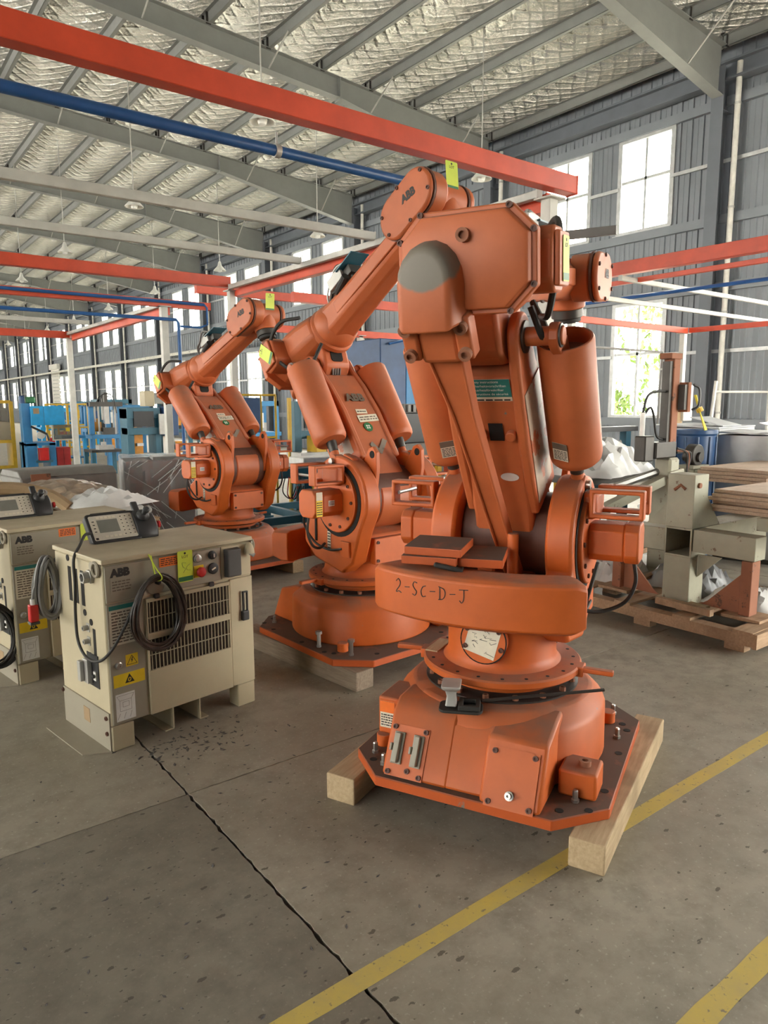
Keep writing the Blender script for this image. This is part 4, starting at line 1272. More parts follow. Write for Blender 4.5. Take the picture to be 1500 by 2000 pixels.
    for (a, b) in ((-0.18, 0.06), (-0.18, -0.06), (0.19, 0.06), (0.19, -0.06), (0, 0.112), (0, -0.112)):
        inst('screw', screw_me, rb, M=M3 @ T(wcx + a, -0.222, ZC + b) @ RX(PI / 2))
    wc = M3 @ Vector((ln, 0, ZC))
    MB().cyl((ln, -0.08, ZC), (ln, 0.12, ZC), 0.108, n=32).build('wrist_hub', OU, rb, bevel=0.01, M=M3)
    MB().cyl((ln, 0.125, ZC), (ln, 0.135, ZC), 0.112, n=32).build('wrist_gasket', 'brown_dark', rb, M=M3)
    MB().prism(stadium(ln - 0.02, ZC, 0.05, 0.105), 0.135, 0.178, 'y').build('wrist_side_cover', OU, rb, bevel=0.012, M=M3)
    MB().lo((ln - 0.26, 0.05, ZC - 0.07), (ln - 0.02, 0.12, ZC + 0.07)).build('wrist_fork', OU, rb, bevel=0.02, M=M3)
    d = Vector(wdir).normalized()
    MB().cyl(wc, wc + d * 0.15, 0.105, 0.10, n=28).build('wrist_neck', OU, rb, bevel=0.008)
    MB().cyl(wc + d * 0.15, wc + d * 0.20, 0.088, n=28).build('tool_flange', 'dark_steel', rb, bevel=0.004)
    MB().cyl(wc + d * 0.20, wc + d * 0.225, 0.075, n=28).build('tool_flange', 'rubber', rb, bevel=0.003)
    # ---------- cable terminal on the arm
    Mt = M3 @ T(0.50, 0.0, ZC + 0.105)
    tb = MB().lo((-0.12, -0.05, 0.05), (0.12, 0.05, 0.11)).lo((-0.10, -0.03, 0.0), (-0.08, 0.03, 0.05)).lo((0.08, -0.03, 0.0), (0.10, 0.03, 0.05)).build('terminal_box', 'dark_steel', rb, bevel=0.004, smooth=0, M=Mt)
    for k in range(5):
        MB().cyl((-0.13, -0.045 + 0.02 * k, 0.135), (0.12, -0.045 + 0.02 * k, 0.135), 0.007, n=8).build('air_tube', 'galv', rb, M=Mt)
    MB().lo((0.02, -0.09, 0.115), (0.22, 0.06, 0.122)).build('terminal_lid', 'teal', rb, smooth=0, M=Mt)
    MB().lo((-0.11, -0.075, 0.06), (0.05, -0.05, 0.14)).build('valve_block', 'galv', rb, bevel=0.004, smooth=0, M=Mt)
    for k in range(9):
        y = -0.07 + k * 0.016
        MB().tube(spline([(0.10 - k * .01, y, 0.13), (0.0, y + r_.uniform(-.02, .02), 0.15 + r_.uniform(0, .03)), (-0.10, y + r_.uniform(-.03, .03), 0.11), (-0.16, y + r_.uniform(-.03, .03), 0.05 + r_.uniform(-.02, .03)), (-0.17 - r_.uniform(0, .06), -0.06, -0.02)], 5), r_.choice((0.005, 0.007, 0.009)), 6).build('hose', r_.choice(('rubber', 'cable_grey', 'galv')), rb, M=Mt)
    MB().tube([(-0.02, -0.10, -0.02), (0.12, -0.115, 0.0)], 0.026, 10).build('hose_gland', 'rubber', rb, M=Mt)
    if not front:
        MB().lo((-0.06, -0.42, 0.02), (-0.03, -0.10, 0.055)).build('spare_bar', 'dark_steel', rb, smooth=0, M=Mt)
    # hoses from the arm house to the motors
    MB().tube(spline([(0.15, -0.20, ZC + 0.12), (0.02, -0.28, ZC + 0.16), (-0.12, -0.32, ZC + 0.05), (-0.05, -0.27, ZC - 0.16), (0.10, -0.20, ZC - 0.18)], 6), 0.013, 8).build('hose', 'rubber', rb, M=M3)
    MB().tube(spline([(-0.05, -0.20, ZC - 0.14), (-0.02, -0.24, ZC - 0.26), (0.12, -0.22, ZC - 0.24), (0.2, -0.14, ZC - 0.12)], 6), 0.013, 8).build('hose', 'rubber', rb, M=M3)
    return rb, M2, M3, ln, ZC

def lot_tag(label, rb, M, w=0.075, h=0.13, group='lime lot tags', number=None):
    """lime card with a small printed head, its own object hanging on a robot or cabinet"""
    bpy.context.view_layer.update()
    base = rb.matrix_world if rb is not None else Matrix()
    t = thing('lot_tag', label, 'tag', group=group)
    t.matrix_world = base @ M
    MB().prism(rrect(-w / 2, w / 2, -h / 2, h / 2, 0.008, 3), 0, 0.0012).build('card', 'lime', t, smooth=0)
    MB().cyl((0, h / 2 - 0.014, 0.0012), (0, h / 2 - 0.014, 0.0018), 0.006, n=10).build('eyelet', 'ink', t)
    text('lettering', 'LOT', w * 0.22, T(0, h / 2 - 0.032, 0.0014), 'ink', t, ext=0.0003)
    MB().lo((-w / 2 + 0.002, -h / 2 + 0.004, 0.0012), (w / 2 - 0.002, -h / 2 + 0.028, 0.0017)).build('print_band', 'green_dk', t, smooth=0)
    if number:
        m = MB()
        for s_ in number:
            m.tube(spline([(x * w, y * h, 0.0016) for x, y in s_], 4), 0.0008, 4)
        m.build('handwriting', 'green_dk', t)
    return t

RB1, M2a, M3a, LN, ZC1 = build_robot('orange robot nearest the camera, seen from behind with 2-SC-D-J on its counterweight', (2.348, 2.19), 26, 31, 7, 1, ZC=0.25)
RB2, M2b, M3b, _, ZC = build_robot('orange robot in the middle, arm raised to upper right, front facing the camera', (2.815, 3.971), -87, 33, 31, 2, front=True, cwz=-0.2)
RB3, M2c, M3c, _, _ = build_robot('orange robot farthest back, behind the controller cabinets', (3.138, 6.748), -84, 46, 22, 3, front=True, cwz=-0.2)

lot_tag('lime lot tag standing on the raised wrist of the middle robot', RB2, M3b @ T(LN + 0.135, 0.01, ZC + 0.06) @ RY(PI / 2 + 0.45) @ RZ(PI / 2), 0.095, 0.16)
lot_tag('lime lot tag on the rear motor of the middle robot', RB2, M3b @ T(-0.15, -0.3525, ZC + 0.02) @ RX(PI / 2) @ RZ(0.6), 0.09, 0.17)
lot_tag('lime lot tag on the raised wrist of the farthest robot', RB3, M3c @ T(LN + 0.135, 0.01, ZC + 0.06) @ RY(PI / 2 + 0.45) @ RZ(PI / 2), 0.095, 0.16)
lot_tag('lime lot tag on the rear motor of the farthest robot', RB3, M3c @ T(-0.15, -0.3525, ZC + 0.02) @ RX(PI / 2) @ RZ(0.6), 0.09, 0.17)
lot_tag('lime lot tag tucked beside the arm house of the front robot', RB1, M3a @ T(-0.15, -0.3525, ZC1 + 0.01) @ RX(PI / 2), 0.09, 0.15)

# ---------- timbers under the robots
def timber(label, a, b, w, h, mat='timber', z=0.0):
    a, b = Vector((a[0], a[1], 0)), Vector((b[0], b[1], 0))
    L_ = (b - a).length
    o = MB().lo((0, -w / 2, z), (L_, w / 2, z + h)).build('timber_beam', mat, None, bevel=0.006, smooth=0)
    o.location = a
    o.rotation_euler = (0, 0, math.atan2(b.y - a.y, b.x - a.x))
    return tag(o, label, 'timber', 'timber skids under the robots')
def rloc(rb, x, y):
    bpy.context.view_layer.update()
    v = rb.matrix_world @ Vector((x, y, 0))
    return (v.x, v.y)
timber('pale timber skid under the right side of the front robot, on the yellow line', rloc(RB1, -0.60, -0.52), rloc(RB1, 0.62, -0.60), 0.135, 0.12)
timber('timber skid end poking out under the left side of the front robot', rloc(RB1, -0.60, 0.52), rloc(RB1, 0.55, 0.47), 0.14, 0.12)
timber('grey timber skid under the near edge of the middle robot', rloc(RB2, 0.62, -0.46), rloc(RB2, -0.62, -0.54), 0.14, 0.12, 'timber_grey')
timber('timber skid under the far edge of the middle robot', rloc(RB2, 0.55, 0.42), rloc(RB2, -0.6, 0.42), 0.135, 0.12)
timber('timber skid under the near edge of the farthest robot', rloc(RB3, 0.64, -0.36), rloc(RB3, -0.6, -0.42), 0.135, 0.12)
timber('timber skid under the far edge of the farthest robot', rloc(RB3, 0.6, 0.42), rloc(RB3, -0.6, 0.42), 0.135, 0.12)

# ---------- loose things lying on the front robot
def on_robot(rb, M):
    bpy.context.view_layer.update()
    return rb.matrix_world @ M
pd = thing('swivel_clamp', 'grey cast anvil-shaped clamp standing on the front robot base', 'clamp')
pd.matrix_world = on_robot(RB1, T(-0.44, 0.075, 0.452) @ RZ(0.3))
MB().loft([[(x * s, y * s2, z) for x, y in rrect(-0.045, 0.045, -0.03, 0.03, 0.01)] for z, s, s2 in ((0.02, 0.75, 0.8), (0.06, 0.55, 0.6), (0.085, 0.7, 0.8), (0.10, 1.15, 1.3), (0.112, 1.2, 1.35))]).build('anvil', 'galv', pd, bevel=0.004)
MB().prism(rrect(-0.055, 0.055, -0.13, 0.05, 0.03), 0, 0.012).build('base_pad', 'rubber', pd, bevel=0.003)
MB().frame(-0.05, 0.05, -0.12, -0.03, 0.02, 0, 0.02).build('pad_ring', 'rubber', pd, bevel=0.004, M=T(0, 0, 0.012) @ RX(-PI / 2) @ Matrix.Diagonal((1, 1, 1, 1)) @ T(0, -0.02, 0) @ T(0, 0, 0))
rod = MB().cyl((-0.37, -0.035, 0.479), (-0.075, -0.475, 0.497), 0.0075, n=6).build('steel_bar', 'dark_steel', None, smooth=0)
rod.matrix_world = on_robot(RB1, Matrix())
tag(rod, 'dark hexagonal steel bar lying across the front robot base', 'bar')
# ================================================================ ROBOT CONTROLLERS
def FM(u, z, y=0.0):
    return T(u, y, z) @ RX(PI / 2)
def SM(v, z, x=0.0):
    return T(x, v, z) @ RZ(-PI / 2) @ RX(PI / 2)

def build_controller(label, loc, rz, full=True):
    c = thing('robot_controller', label, 'cabinet', loc, rz, 'beige robot controller cabinets')
    W, D = 0.855, 0.55
    B = 'beige'
    MB().lo((0, 0.004, 0.13), (W, D, 0.944)).build('body', B, c, bevel=0.005, seg=1, smooth=0)
    MB().lo((-0.008, -0.012, 0.948), (W + 0.006, D + 0.01, 0.972)).build('lid', B, c, bevel=0.005, smooth=0)
    # feet
    for (x0, x1, y0, y1) in ((0.0, 0.115, 0.0, 0.09), (0.74, W, 0.0, 0.09), (0.0, 0.115, D - 0.09, D), (0.74, W, D - 0.09, D)):
        MB().lo((x0, y0, 0), (x1, y1, 0.13)).build('foot', B, c, bevel=0.004, seg=1, smooth=0)
    for x, s_ in ((0.345, -1), (0.505, 1)):
        MB().lo((x - 0.003, 0.02, 0.006), (x + 0.003, D - 0.02, 0.13)).lo((x - (0.05 if s_ < 0 else 0), 0.02, 0), (x + (0.05 if s_ > 0 else 0), D - 0.02, 0.006)).build('fork_channel', B, c, smooth=0)
    # control panel
    MB().lo((0.008, -0.006, 0.757), (0.655, 0.006, 0.938)).build('control_panel', 'cab_grey', c, bevel=0.004, smooth=0)
    MB().lo((0.659, -0.005, 0.757), (W - 0.004, 0.006, 0.938)).build('service_panel', B, c, bevel=0.003, seg=1, smooth=0)
    text('lettering', 'ABB', 0.052, FM(0.085, 0.898, -0.0065), 'ink', c, bold=0.0036)
    sticker(c, FM(0.088, 0.835, -0.0062), 0.11, 0.07, 'cab_grey', 4, ink='ink_grey', name='name_plate')
    sticker(c, FM(0.345, 0.912, -0.0062), 0.105, 0.05, 'orange_st', 4, name='notice_sticker')
    # buttons
    for (u, z, r_, mat) in ((0.510, 0.900, 0.018, 'steel'), (0.600, 0.905, 0.019, 'black')):
        b = MB().lathe([(r_ * 1.25, 0), (r_ * 1.25, 0.006), (r_, 0.008), (r_, 0.018), (r_ * .7, 0.020)], 20).build('push_button', mat, c, M=FM(u, z, -0.006))
        if mat == 'black':
            MB().lo((-0.004, -0.01, 0.020), (0.004, 0.01, 0.026)).build('key', 'steel', b, smooth=0, M=FM(u, z, -0.006))
    es = MB().lo((-0.034, -0.03, 0), (0.026, 0.034, 0.004)).build('emergency_stop', 'yellow_st', c, bevel=0.004, seg=1, smooth=0, M=FM(0.520, 0.828, -0.006))
    MB().lathe([(0.018, 0.004), (0.018, 0.012), (0.026, 0.016), (0.027, 0.026), (0.022, 0.032), (0.008, 0.034)], 22).build('mushroom_button', 'red', es, M=FM(0.520, 0.828, -0.006))
    ks = MB().lathe([(0.030, 0), (0.030, 0.010), (0.026, 0.012), (0.010, 0.012)], 24).build('mode_switch', 'black', c, M=FM(0.602, 0.831, -0.006))
    MB().lo((-0.013, -0.004, 0.012), (0.013, 0.004, 0.013)).build('pointer', 'pale', ks, smooth=0, M=FM(0.602, 0.831, -0.006) @ RZ(0.4))
    sk = MB().loft([[(0.672, -0.005, 0.768), (0.766, -0.005, 0.768), (0.766, -0.005, 0.926), (0.672, -0.005, 0.926)], [(0.676, -0.045, 0.772), (0.762, -0.045, 0.772), (0.762, -0.045, 0.922), (0.676, -0.045, 0.922)]])
    sk.build('floppy_cover', 'dark_grey_pl', c, bevel=0.006, smooth=0)
    MB().lathe([(0.03, 0), (0.028, 0.02), (0.02, 0.045), (0.006, 0.06)], 18, M=T(0.825, 0, 0) @ Matrix()).build('corner_horn', B, c, M=T(0, -0.03, 0.885) @ Matrix())
    MB().cyl((0.83, -0.03, 0.885), (0.845, -0.05, 0.87), 0.012, n=12).build('horn_screw', 'steel', c)
    # left door with stickers
    MB().lo((0.006, -0.004, 0.135), (0.196, 0.006, 0.750)).build('left_door', 'cab_grey', c, bevel=0.004, seg=1, smooth=0)
    sticker(c, FM(0.085, 0.640, -0.0042), 0.135, 0.20, 'pale', 11, ink='ink_grey', name='rating_label', head=0.022, headmat='teal_st')
    lk = MB().lathe([(0.019, 0), (0.019, 0.005), (0.014, 0.008), (0.014, 0.014), (0.005, 0.014), (0.005, 0.008)], 18).build('door_lock', 'steel', c, M=FM(0.050, 0.437, -0.004))
    hz = MB().lo((-0.032, -0.03, 0), (0.032, 0.03, 0.001)).build('warning_sticker', 'yellow_st', c, smooth=0, M=FM(0.120, 0.450, -0.0042))
    m = MB()
    tri = [(-0.026, -0.021), (0.026, -0.021), (0.0, 0.024)]
    for i in range(3):
        a, b = Vector((*tri[i], 0.0015)), Vector((*tri[(i + 1) % 3], 0.0015))
        m.tube([a, b], 0.0013, 4)
    m.add([(0.002, 0.014, 0.0016), (-0.006, -0.002, 0.0016), (-0.001, -0.001, 0.0016), (-0.004, -0.017, 0.0016), (0.006, 0.001, 0.0016), (0.001, 0.0, 0.0016), (0.006, 0.014, 0.0016)], [(0, 1, 2, 5, 6), (2, 3, 4, 5)])
    m.build('flash_symbol', 'ink', hz, M=FM(0.120, 0.450, -0.0042))
    es2 = MB().lo((-0.082, -0.032, 0), (0.082, 0.032, 0.001)).build('static_sticker', 'yellow_st', c, smooth=0, M=FM(0.102, 0.358, -0.0042))
    m = MB()
    m.add([(-0.024, -0.02, 0.0014), (0.026, -0.02, 0.0014), (0.0, 0.026, 0.0014)], [(0, 1, 2)])
    m.build('hand_symbol', 'ink', es2, smooth=0, M=FM(0.102, 0.358, -0.0042))
    m = MB().tube(spline([(-0.008, -0.010, 0.0015), (-0.002, 0.004, 0.0015), (0.006, 0.002, 0.0015), (0.004, -0.010, 0.0015), (-0.005, -0.013, 0.0015)], 5), 0.0022, 4)
    m.build('hand_line', 'yellow_st', es2, M=FM(0.102, 0.358, -0.0042))
    wp = MB().lo((-0.05, -0.07, 0), (0.05, 0.07, 0.001)).build('drawing_sticker', 'white', c, smooth=0, M=FM(0.075, 0.220, -0.0042))
    m = MB()
    for (a, b) in (((-.03, -.02), (.03, -.02)), ((.03, -.02), (.03, .035)), ((.03, .035), (-.03, .035)), ((-.03, .035), (-.03, -.02)), ((-.03, .035), (-.045, .06)), ((.03, .035), (.045, .06)), ((-.045, .06), (.045, .06)), ((-.03, -.03), (-.045, -.06)), ((0, -.03), (-.012, -.06)), ((.03, -.03), (.02, -.06)), ((-.015, .0), (.018, .0)), ((.018, .0), (.018, .025)), ((-.015, .0), (-.015, .025)), ((-.015, .025), (.018, .025))):
        m.tube([(*a, 0.0012), (*b, 0.0012)], 0.0007, 4)
    m.build('line_drawing', 'ink_grey', wp, M=FM(0.075, 0.220, -0.0042))
    # vented panel: frame sheet with slots cut as rows
    vp = MB()
    x0, x1 = 0.205, 0.700
    yb, yf = -0.003, -0.016
    def slab(a, b, z0, z1):
        vp.lo((a, yf, z0), (b, 0.004, z1))
    slab(x0, x1, 0.135, 0.368)
    slab(x0, x1, 0.528, 0.562)
    slab(x0, x1, 0.722, 0.742)
    for z0, z1 in ((0.368, 0.528), (0.562, 0.722)):
        slab(x0, 0.214, z0, z1)
        slab(0.690, x1, z0, z1)
    vp.build('vent_panel', B, c, bevel=0.002, seg=1, smooth=0)
    MB().lo((0.21, -0.004, 0.365), (0.695, 0.003, 0.725)).build('vent_backing', 'vent_dark', c, smooth=0)
    g = MB()
    for z0, z1 in ((0.368, 0.528), (0.562, 0.722)):
        for i in range(23):
            x = 0.214 + 0.476 * (i + 0.5) / 23
            g.lo((x - 0.0016, yf + 0.001, z0), (x + 0.0016, -0.009, z1))
        g.lo((0.214, yf + 0.001, (z0 + z1) / 2 - 0.002), (0.690, -0.008, (z0 + z1) / 2 + 0.002))
    g.build('vent_bars', B, c, smooth=0)['kind'] = 'stuff'
    MB().lo((0.704, -0.010, 0.135), (W - 0.003, 0.004, 0.750)).build('right_door', B, c, bevel=0.003, seg=1, smooth=0)
    h = MB().lo((0.768, -0.034, 0.505), (0.812, -0.010, 0.560)).build('door_handle', 'black', c, bevel=0.006, smooth=0)
    MB().frame(0.774, 0.808, 0.55, 0.672, 0.008, -0.030, -0.018).build('handle_loop', 'black', h, bevel=0.002, smooth=0)
    for (x, z) in ((0.265, 0.748), (0.585, 0.748)):
        MB().lo((x - 0.014, -0.024, z - 0.012), (x + 0.014, -0.006, z + 0.012)).build('panel_clip', 'black', c, bevel=0.003, seg=1, smooth=0)
    hk = MB().lathe([(0.05, 0), (0.05, 0.004), (0.044, 0.008), (0.01, 0.010)], 24).build('hook_plate', 'cab_grey', c, M=FM(0.265, 0.805, -0.006))
    MB().tube(spline([(0.265, -0.012, 0.815), (0.265, -0.05, 0.82), (0.265, -0.055, 0.85)], 5), 0.007, 8).build('cable_hook', 'black', c)
    # eye rings on the top corners
    for x, y in ((0.0, 0.05), (W, 0.02)):
        s_ = -1 if x == 0 else 1
        MB().lo((x - 0.004, y - 0.035, 0.90), (x + 0.004, y + 0.02, 0.945)).build('corner_bracket', 'cab_grey', c, smooth=0)
        MB().tube([(x + s_ * 0.012, y + 0.034 * math.cos(2 * PI * i / 16), 0.92 + 0.034 * math.sin(2 * PI * i / 16)) for i in range(16)], 0.008, 6, closed=True).build('lifting_ring', 'cab_grey', c)
    # left side: slots, plugs, connector bay
    for v in (0.375, 0.30, 0.228):
        MB().lo((-0.018, -0.09, 0), (0.018, 0.09, 0.0015)).build('cable_slot', 'hole', c, smooth=0, M=SM(v, 0.795))
    for v, z in ((0.385, 0.928), (0.22, 0.672), (0.155, 0.635), (0.185, 0.455)):
        MB().cyl((0, 0, 0), (0, 0, 0.003), 0.017, n=16).build('blind_plug', 'hole', c, M=SM(v, z))
    MB().lathe([(0.036, 0), (0.036, 0.018), (0.030, 0.02), (0.030, 0.05), (0.022, 0.05), (0.022, 0.02)], 6).build('cable_gland', 'galv', c, M=SM(0.118, 0.875))
    MB().lathe([(0.032, 0), (0.03, 0.006), (0.01, 0.006)], 20).build('round_cover', 'cab_grey', c, M=SM(0.10, 0.955 - 0.03))
    for z in (0.600, 0.530):
        p = MB().lo((-0.016, -0.022, 0), (0.016, 0.022, 0.003)).build('socket_plate', 'galv', c, smooth=0, M=SM(0.195, z))
        MB().lathe([(0.013, 0.003), (0.013, 0.03), (0.008, 0.03), (0.008, 0.015)], 14).build('socket', 'galv', p, M=SM(0.195, z))
    MB().lo((-0.014, -0.085, 0), (0.014, 0.085, 0.0015)).build('cable_slot', 'hole', c, smooth=0, M=SM(0.13, 0.52))
    bay = MB().lo((-0.062, -0.085, 0), (0.062, 0.085, 0.004)).build('connector_bay', 'black', c, smooth=0, M=SM(0.165, 0.385))
    MB().lo((-0.060, -0.07, 0.004), (-0.008, 0.055, 0.03)).lo((-0.075, -0.06, 0.03), (-0.04, 0.045, 0.052)).build('connector_hood', 'galv', bay, bevel=0.004, smooth=0, M=SM(0.165, 0.385))
    MB().lo((0.018, -0.045, 0.004), (0.045, 0.0, 0.012)).build('power_socket', 'white', bay, smooth=0, M=SM(0.165, 0.385))
    MB().lathe([(0.010, 0.012), (0.010, 0.024), (0.005, 0.024)], 12).build('power_knob', 'black', bay, M=SM(0.165, 0.385) @ T(0.032, -0.022, 0))
    # side skid plate
    MB().lo((-0.008, 0.01, 0.004), (-0.001, D - 0.01, 0.20)).build('skid_plate', 'cab_grey', c, smooth=0)
    MB().prism([(-0.008, 0.0), (-0.12, 0.08), (-0.12, D - 0.03), (-0.008, D)], 0.0, 0.006).build('skid_flange', 'cab_grey', c, smooth=0)
    sticker(c, SM(0.26, 0.125, -0.0085), 0.07, 0.075, 'cardboard', 0, name='brown_label')
    for v, z in ((0.54, 0.18), (0.035, 0.17), (0.035, 0.09)):
        inst('screw', screw_me, c, M=SM(v, z, -0.008))
    # right side small hinges
    for z in (0.20, 0.24, 0.55, 0.84):
        MB().cyl((W + 0.005, 0.03, z), (W + 0.005, 0.03, z + 0.03), 0.006, n=8).build('hinge', 'galv', c)
    return c

MT['dark_grey_pl'] = plain('dark_grey_plastic', (0.055, 0.052, 0.05), 0.5)
MT['vent_dark'] = plain('vent_filter', (0.045, 0.03, 0.02), 0.9, 0, 0.4, 60)
CRZ = math.atan2(0.158, 0.9875)
CT1 = build_controller('beige robot controller cabinet in front with a cable coil on its grille', (0.942, 3.449, 0), CRZ)
CT2 = build_controller('beige robot controller cabinet standing behind the front one', (0.752, 4.672, 0), CRZ)

def put(ob, parent, M):
    bpy.context.view_layer.update()
    ob.matrix_world = parent.matrix_world @ M
    return ob

def build_pendant(label, cab, M):
    p = thing('teach_pendant', label, 'control pendant', group='teach pendants on the cabinets')
    put(p, cab, M)
    tl = RX(R(52))                         # tilted up towards the operator
    MB().prism(rrect(-0.145, 0.135, 0, 0.185, 0.022), -0.045, 0.0).build('housing', 'black', p, bevel=0.006, M=tl)
    kp = MB().prism(rrect(-0.128, 0.110, 0.018, 0.168, 0.008), 0.0, 0.002).build('keypad', 'keys', p, smooth=0, M=tl)
    MB().lo((-0.090, 0.062, 0.002), (0.022, 0.140, 0.003)).build('display', 'screen', p, smooth=0, M=tl)
    m = MB()
    for i in range(4):
        m.lo((-0.120, 0.064 + i * 0.021, 0.002), (-0.100, 0.077 + i * 0.021, 0.0035))
    for i in range(5):
        m.lo((-0.088 + i * 0.022, 0.148, 0.002), (-0.072 + i * 0.022, 0.160, 0.0035))
        m.lo((-0.070 + i * 0.024, 0.030, 0.002), (-0.052 + i * 0.024, 0.042, 0.0035))
    for i in range(3):
        for j in range(6):
            m.lo((0.034 + i * 0.026, 0.034 + j * 0.022, 0.002), (0.054 + i * 0.026, 0.047 + j * 0.022, 0.0035))
    m.build('keys', 'pale', kp, smooth=0, M=tl)['kind'] = 'stuff'
    m = MB()
    for i in range(3):
        for j in range(6):
            m.lo((0.039 + i * 0.026, 0.038 + j * 0.022, 0.0035), (0.049 + i * 0.026, 0.043 + j * 0.022, 0.0038))
    for i in range(4):
        m.lo((-0.117, 0.067 + i * 0.021, 0.0035), (-0.104, 0.073 + i * 0.021, 0.0038))
    m.lo((-0.122, 0.022, 0.002), (-0.108, 0.034, 0.0036))
    m.build('print', 'ink', kp, smooth=0, M=tl)['kind'] = 'stuff'
    # right-hand grip with hold strap, joystick and stop button
    MB().loft([[(x, 0.09 + yy * 1.0, z) for yy, z in [(0.10 * math.cos(a) * s_, -0.02 + 0.045 * math.sin(a) * s_) for a in [2 * PI * i / 20 for i in range(20)]]] for x, s_ in ((0.11, 0.85), (0.135, 1.0), (0.20, 1.0), (0.225, 0.9), (0.235, 0.6))]).build('grip', 'black', p, bevel=0.004, M=tl)
    MB().lathe([(0.034, 0), (0.036, 0.02), (0.026, 0.034), (0.014, 0.04), (0.012, 0.06), (0.019, 0.066), (0.019, 0.085), (0.010, 0.092)], 18).build('joystick', 'black', p, M=tl @ T(0.158, 0.125, 0.015))
    MB().lo((0.13, 0.165, -0.02), (0.17, 0.24, 0.0)).build('grip_fin', 'black', p, bevel=0.008, M=tl)
    MB().lathe([(0.012, 0), (0.012, 0.012), (0.019, 0.014), (0.020, 0.026), (0.010, 0.030)], 16).build('stop_button', 'red', p, M=tl @ T(0.235, 0.085, -0.02) @ RY(PI / 2))
    MB().lathe([(0.024, 0), (0.024, 0.012), (0.014, 0.012), (0.014, 0.004)], 14).build('strap_clip', 'galv', p, M=tl @ T(0.20, 0.16, 0.02))
    MB().lo((-0.10, 0.185, -0.09), (0.10, 0.20, -0.02)).build('rear_stand', 'black', p, bevel=0.004, smooth=0, M=tl)
    MB().lo((-0.09, 0.0, -0.10), (-0.07, 0.19, -0.045)).lo((0.07, 0.0, -0.10), (0.09, 0.19, -0.045)).build('rear_rib', 'black', p, bevel=0.004, smooth=0, M=tl)
    return p
PD1 = build_pendant('black teach pendant with keypad and red button on the front cabinet', CT1, T(0.285, 0.385, 0.974) @ RZ(-0.05))
PD2 = build_pendant('black teach pendant with keypad and red button on the rear cabinet', CT2, T(0.20, 0.40, 0.974) @ RZ(-0.03))

def cable(name, label, cat, cab, pts, r, mat, n=7, parts=None):
    o = MB().tube(spline(pts, n), r, 8).build(name, mat)
    put(o, cab, Matrix())
    return tag(o, label, cat)
cable('pendant_cable', 'black pendant cable drooping down the side of the front cabinet', 'cable', CT1,
      [(0.145, 0.42, 1.03), (0.09, 0.37, 1.035), (0.03, 0.30, 1.0), (-0.02, 0.265, 0.94), (-0.028, 0.25, 0.82), (-0.03, 0.265, 0.66), (-0.04, 0.23, 0.53), (-0.045, 0.13, 0.47), (-0.03, 0.02, 0.475), (0.02, -0.02, 0.535), (0.08, -0.03, 0.63), (0.115, -0.035, 0.70)], 0.0075, 'rubber')
cable('pendant_cable', 'black pendant cable running off the rear cabinet top', 'cable', CT2,
      [(0.06, 0.42, 1.03), (0.0, 0.36, 1.03), (-0.06, 0.28, 0.985), (-0.08, 0.22, 0.85), (-0.09, 0.2, 0.6)], 0.0075, 'rubber')

def coil(label, cab, centre, rx, rz, loops, mat, r=0.0062, seed=1, plane='xz', egg=0.25, group='cable coils'):
    t = thing('cable_coil', label, 'cable', group=group)
    put(t, cab, T(*centre))
    q = random.Random(seed)
    for k in range(loops):
        a, b = rx * q.uniform(0.78, 1.06), rz * q.uniform(0.90, 1.03)
        dx, dz, dy = q.uniform(-.012, .012), q.uniform(-.012, .012), -q.uniform(0.0, 0.045)
        ph_ = q.uniform(0, 6)
        pts = []
        for i in range(36):
            w = 2 * PI * i / 36
            e = 1 - egg * (0.5 + 0.5 * math.sin(w))          # narrower at the top
            x = dx + a * math.cos(w) * e
            z = dz + b * math.sin(w)
            y = dy + 0.008 * math.sin(w * 2 + ph_)
            pts.append((x, y, z) if plane == 'xz' else (y, x, z))
        MB().tube(pts, r, 6, closed=True).build('loop', mat, t)
    return t
CO1 = coil('dark brown cable coil hung on the front of the front cabinet', CT1, (0.258, -0.020, 0.672), 0.160, 0.190, 13, 'cable_dk', seed=4)
m = MB().tube(spline([(0.235, -0.012, 0.965), (0.25, -0.05, 0.90), (0.268, -0.072, 0.855), (0.262, -0.06, 0.835), (0.25, -0.045, 0.85), (0.243, -0.02, 0.96)], 5), 0.0035, 5).build('cable_tie', 'lime')
put(m, CT1, Matrix())
tag(m, 'lime green cable tie holding the coil on the front cabinet', 'cable tie')
coil('grey mains cable bundle hung at the rear corner of the front cabinet', CT1, (-0.055, 0.555, 0.755), 0.075, 0.155, 9, 'cable_grey', 0.0085, 5, egg=0.5)
pl = thing('mains_plug', 'red industrial plug hanging with the grey cable', 'plug')
put(pl, CT1, T(-0.135, 0.53, 0.68) @ RX(0.05))
MB().prism(rrect(-0.022, 0.022, -0.02, 0.02, 0.008), -0.09, 0.0).build('plug_body', 'red', pl, bevel=0.004)
MB().lo((-0.024, -0.022, -0.105), (0.024, 0.022, -0.09)).build('plug_rim', 'dark_grey_pl', pl, bevel=0.003, smooth=0)
MB().cyl((0, 0, 0), (0, 0, 0.03), 0.013, n=12).build('cable_nut', 'white', pl)
MB().tube(spline([(0, 0, 0.03), (0.01, 0, 0.08), (0.045, 0.01, 0.14), (0.07, 0.02, 0.2)], 5), 0.0085, 8).build('cable_end', 'cable_grey', pl)
coil('black cable coil hanging low at the left edge beside the rear cabinet', CT2, (-0.10, 0.06, 0.33), 0.15, 0.19, 14, 'rubber', 0.0075, 7)
coil('grey cable loop hanging high at the left edge beside the rear cabinet', CT2, (-0.11, 0.10, 0.70), 0.055, 0.17, 6, 'cable_grey', 0.007, 8, egg=0.4)
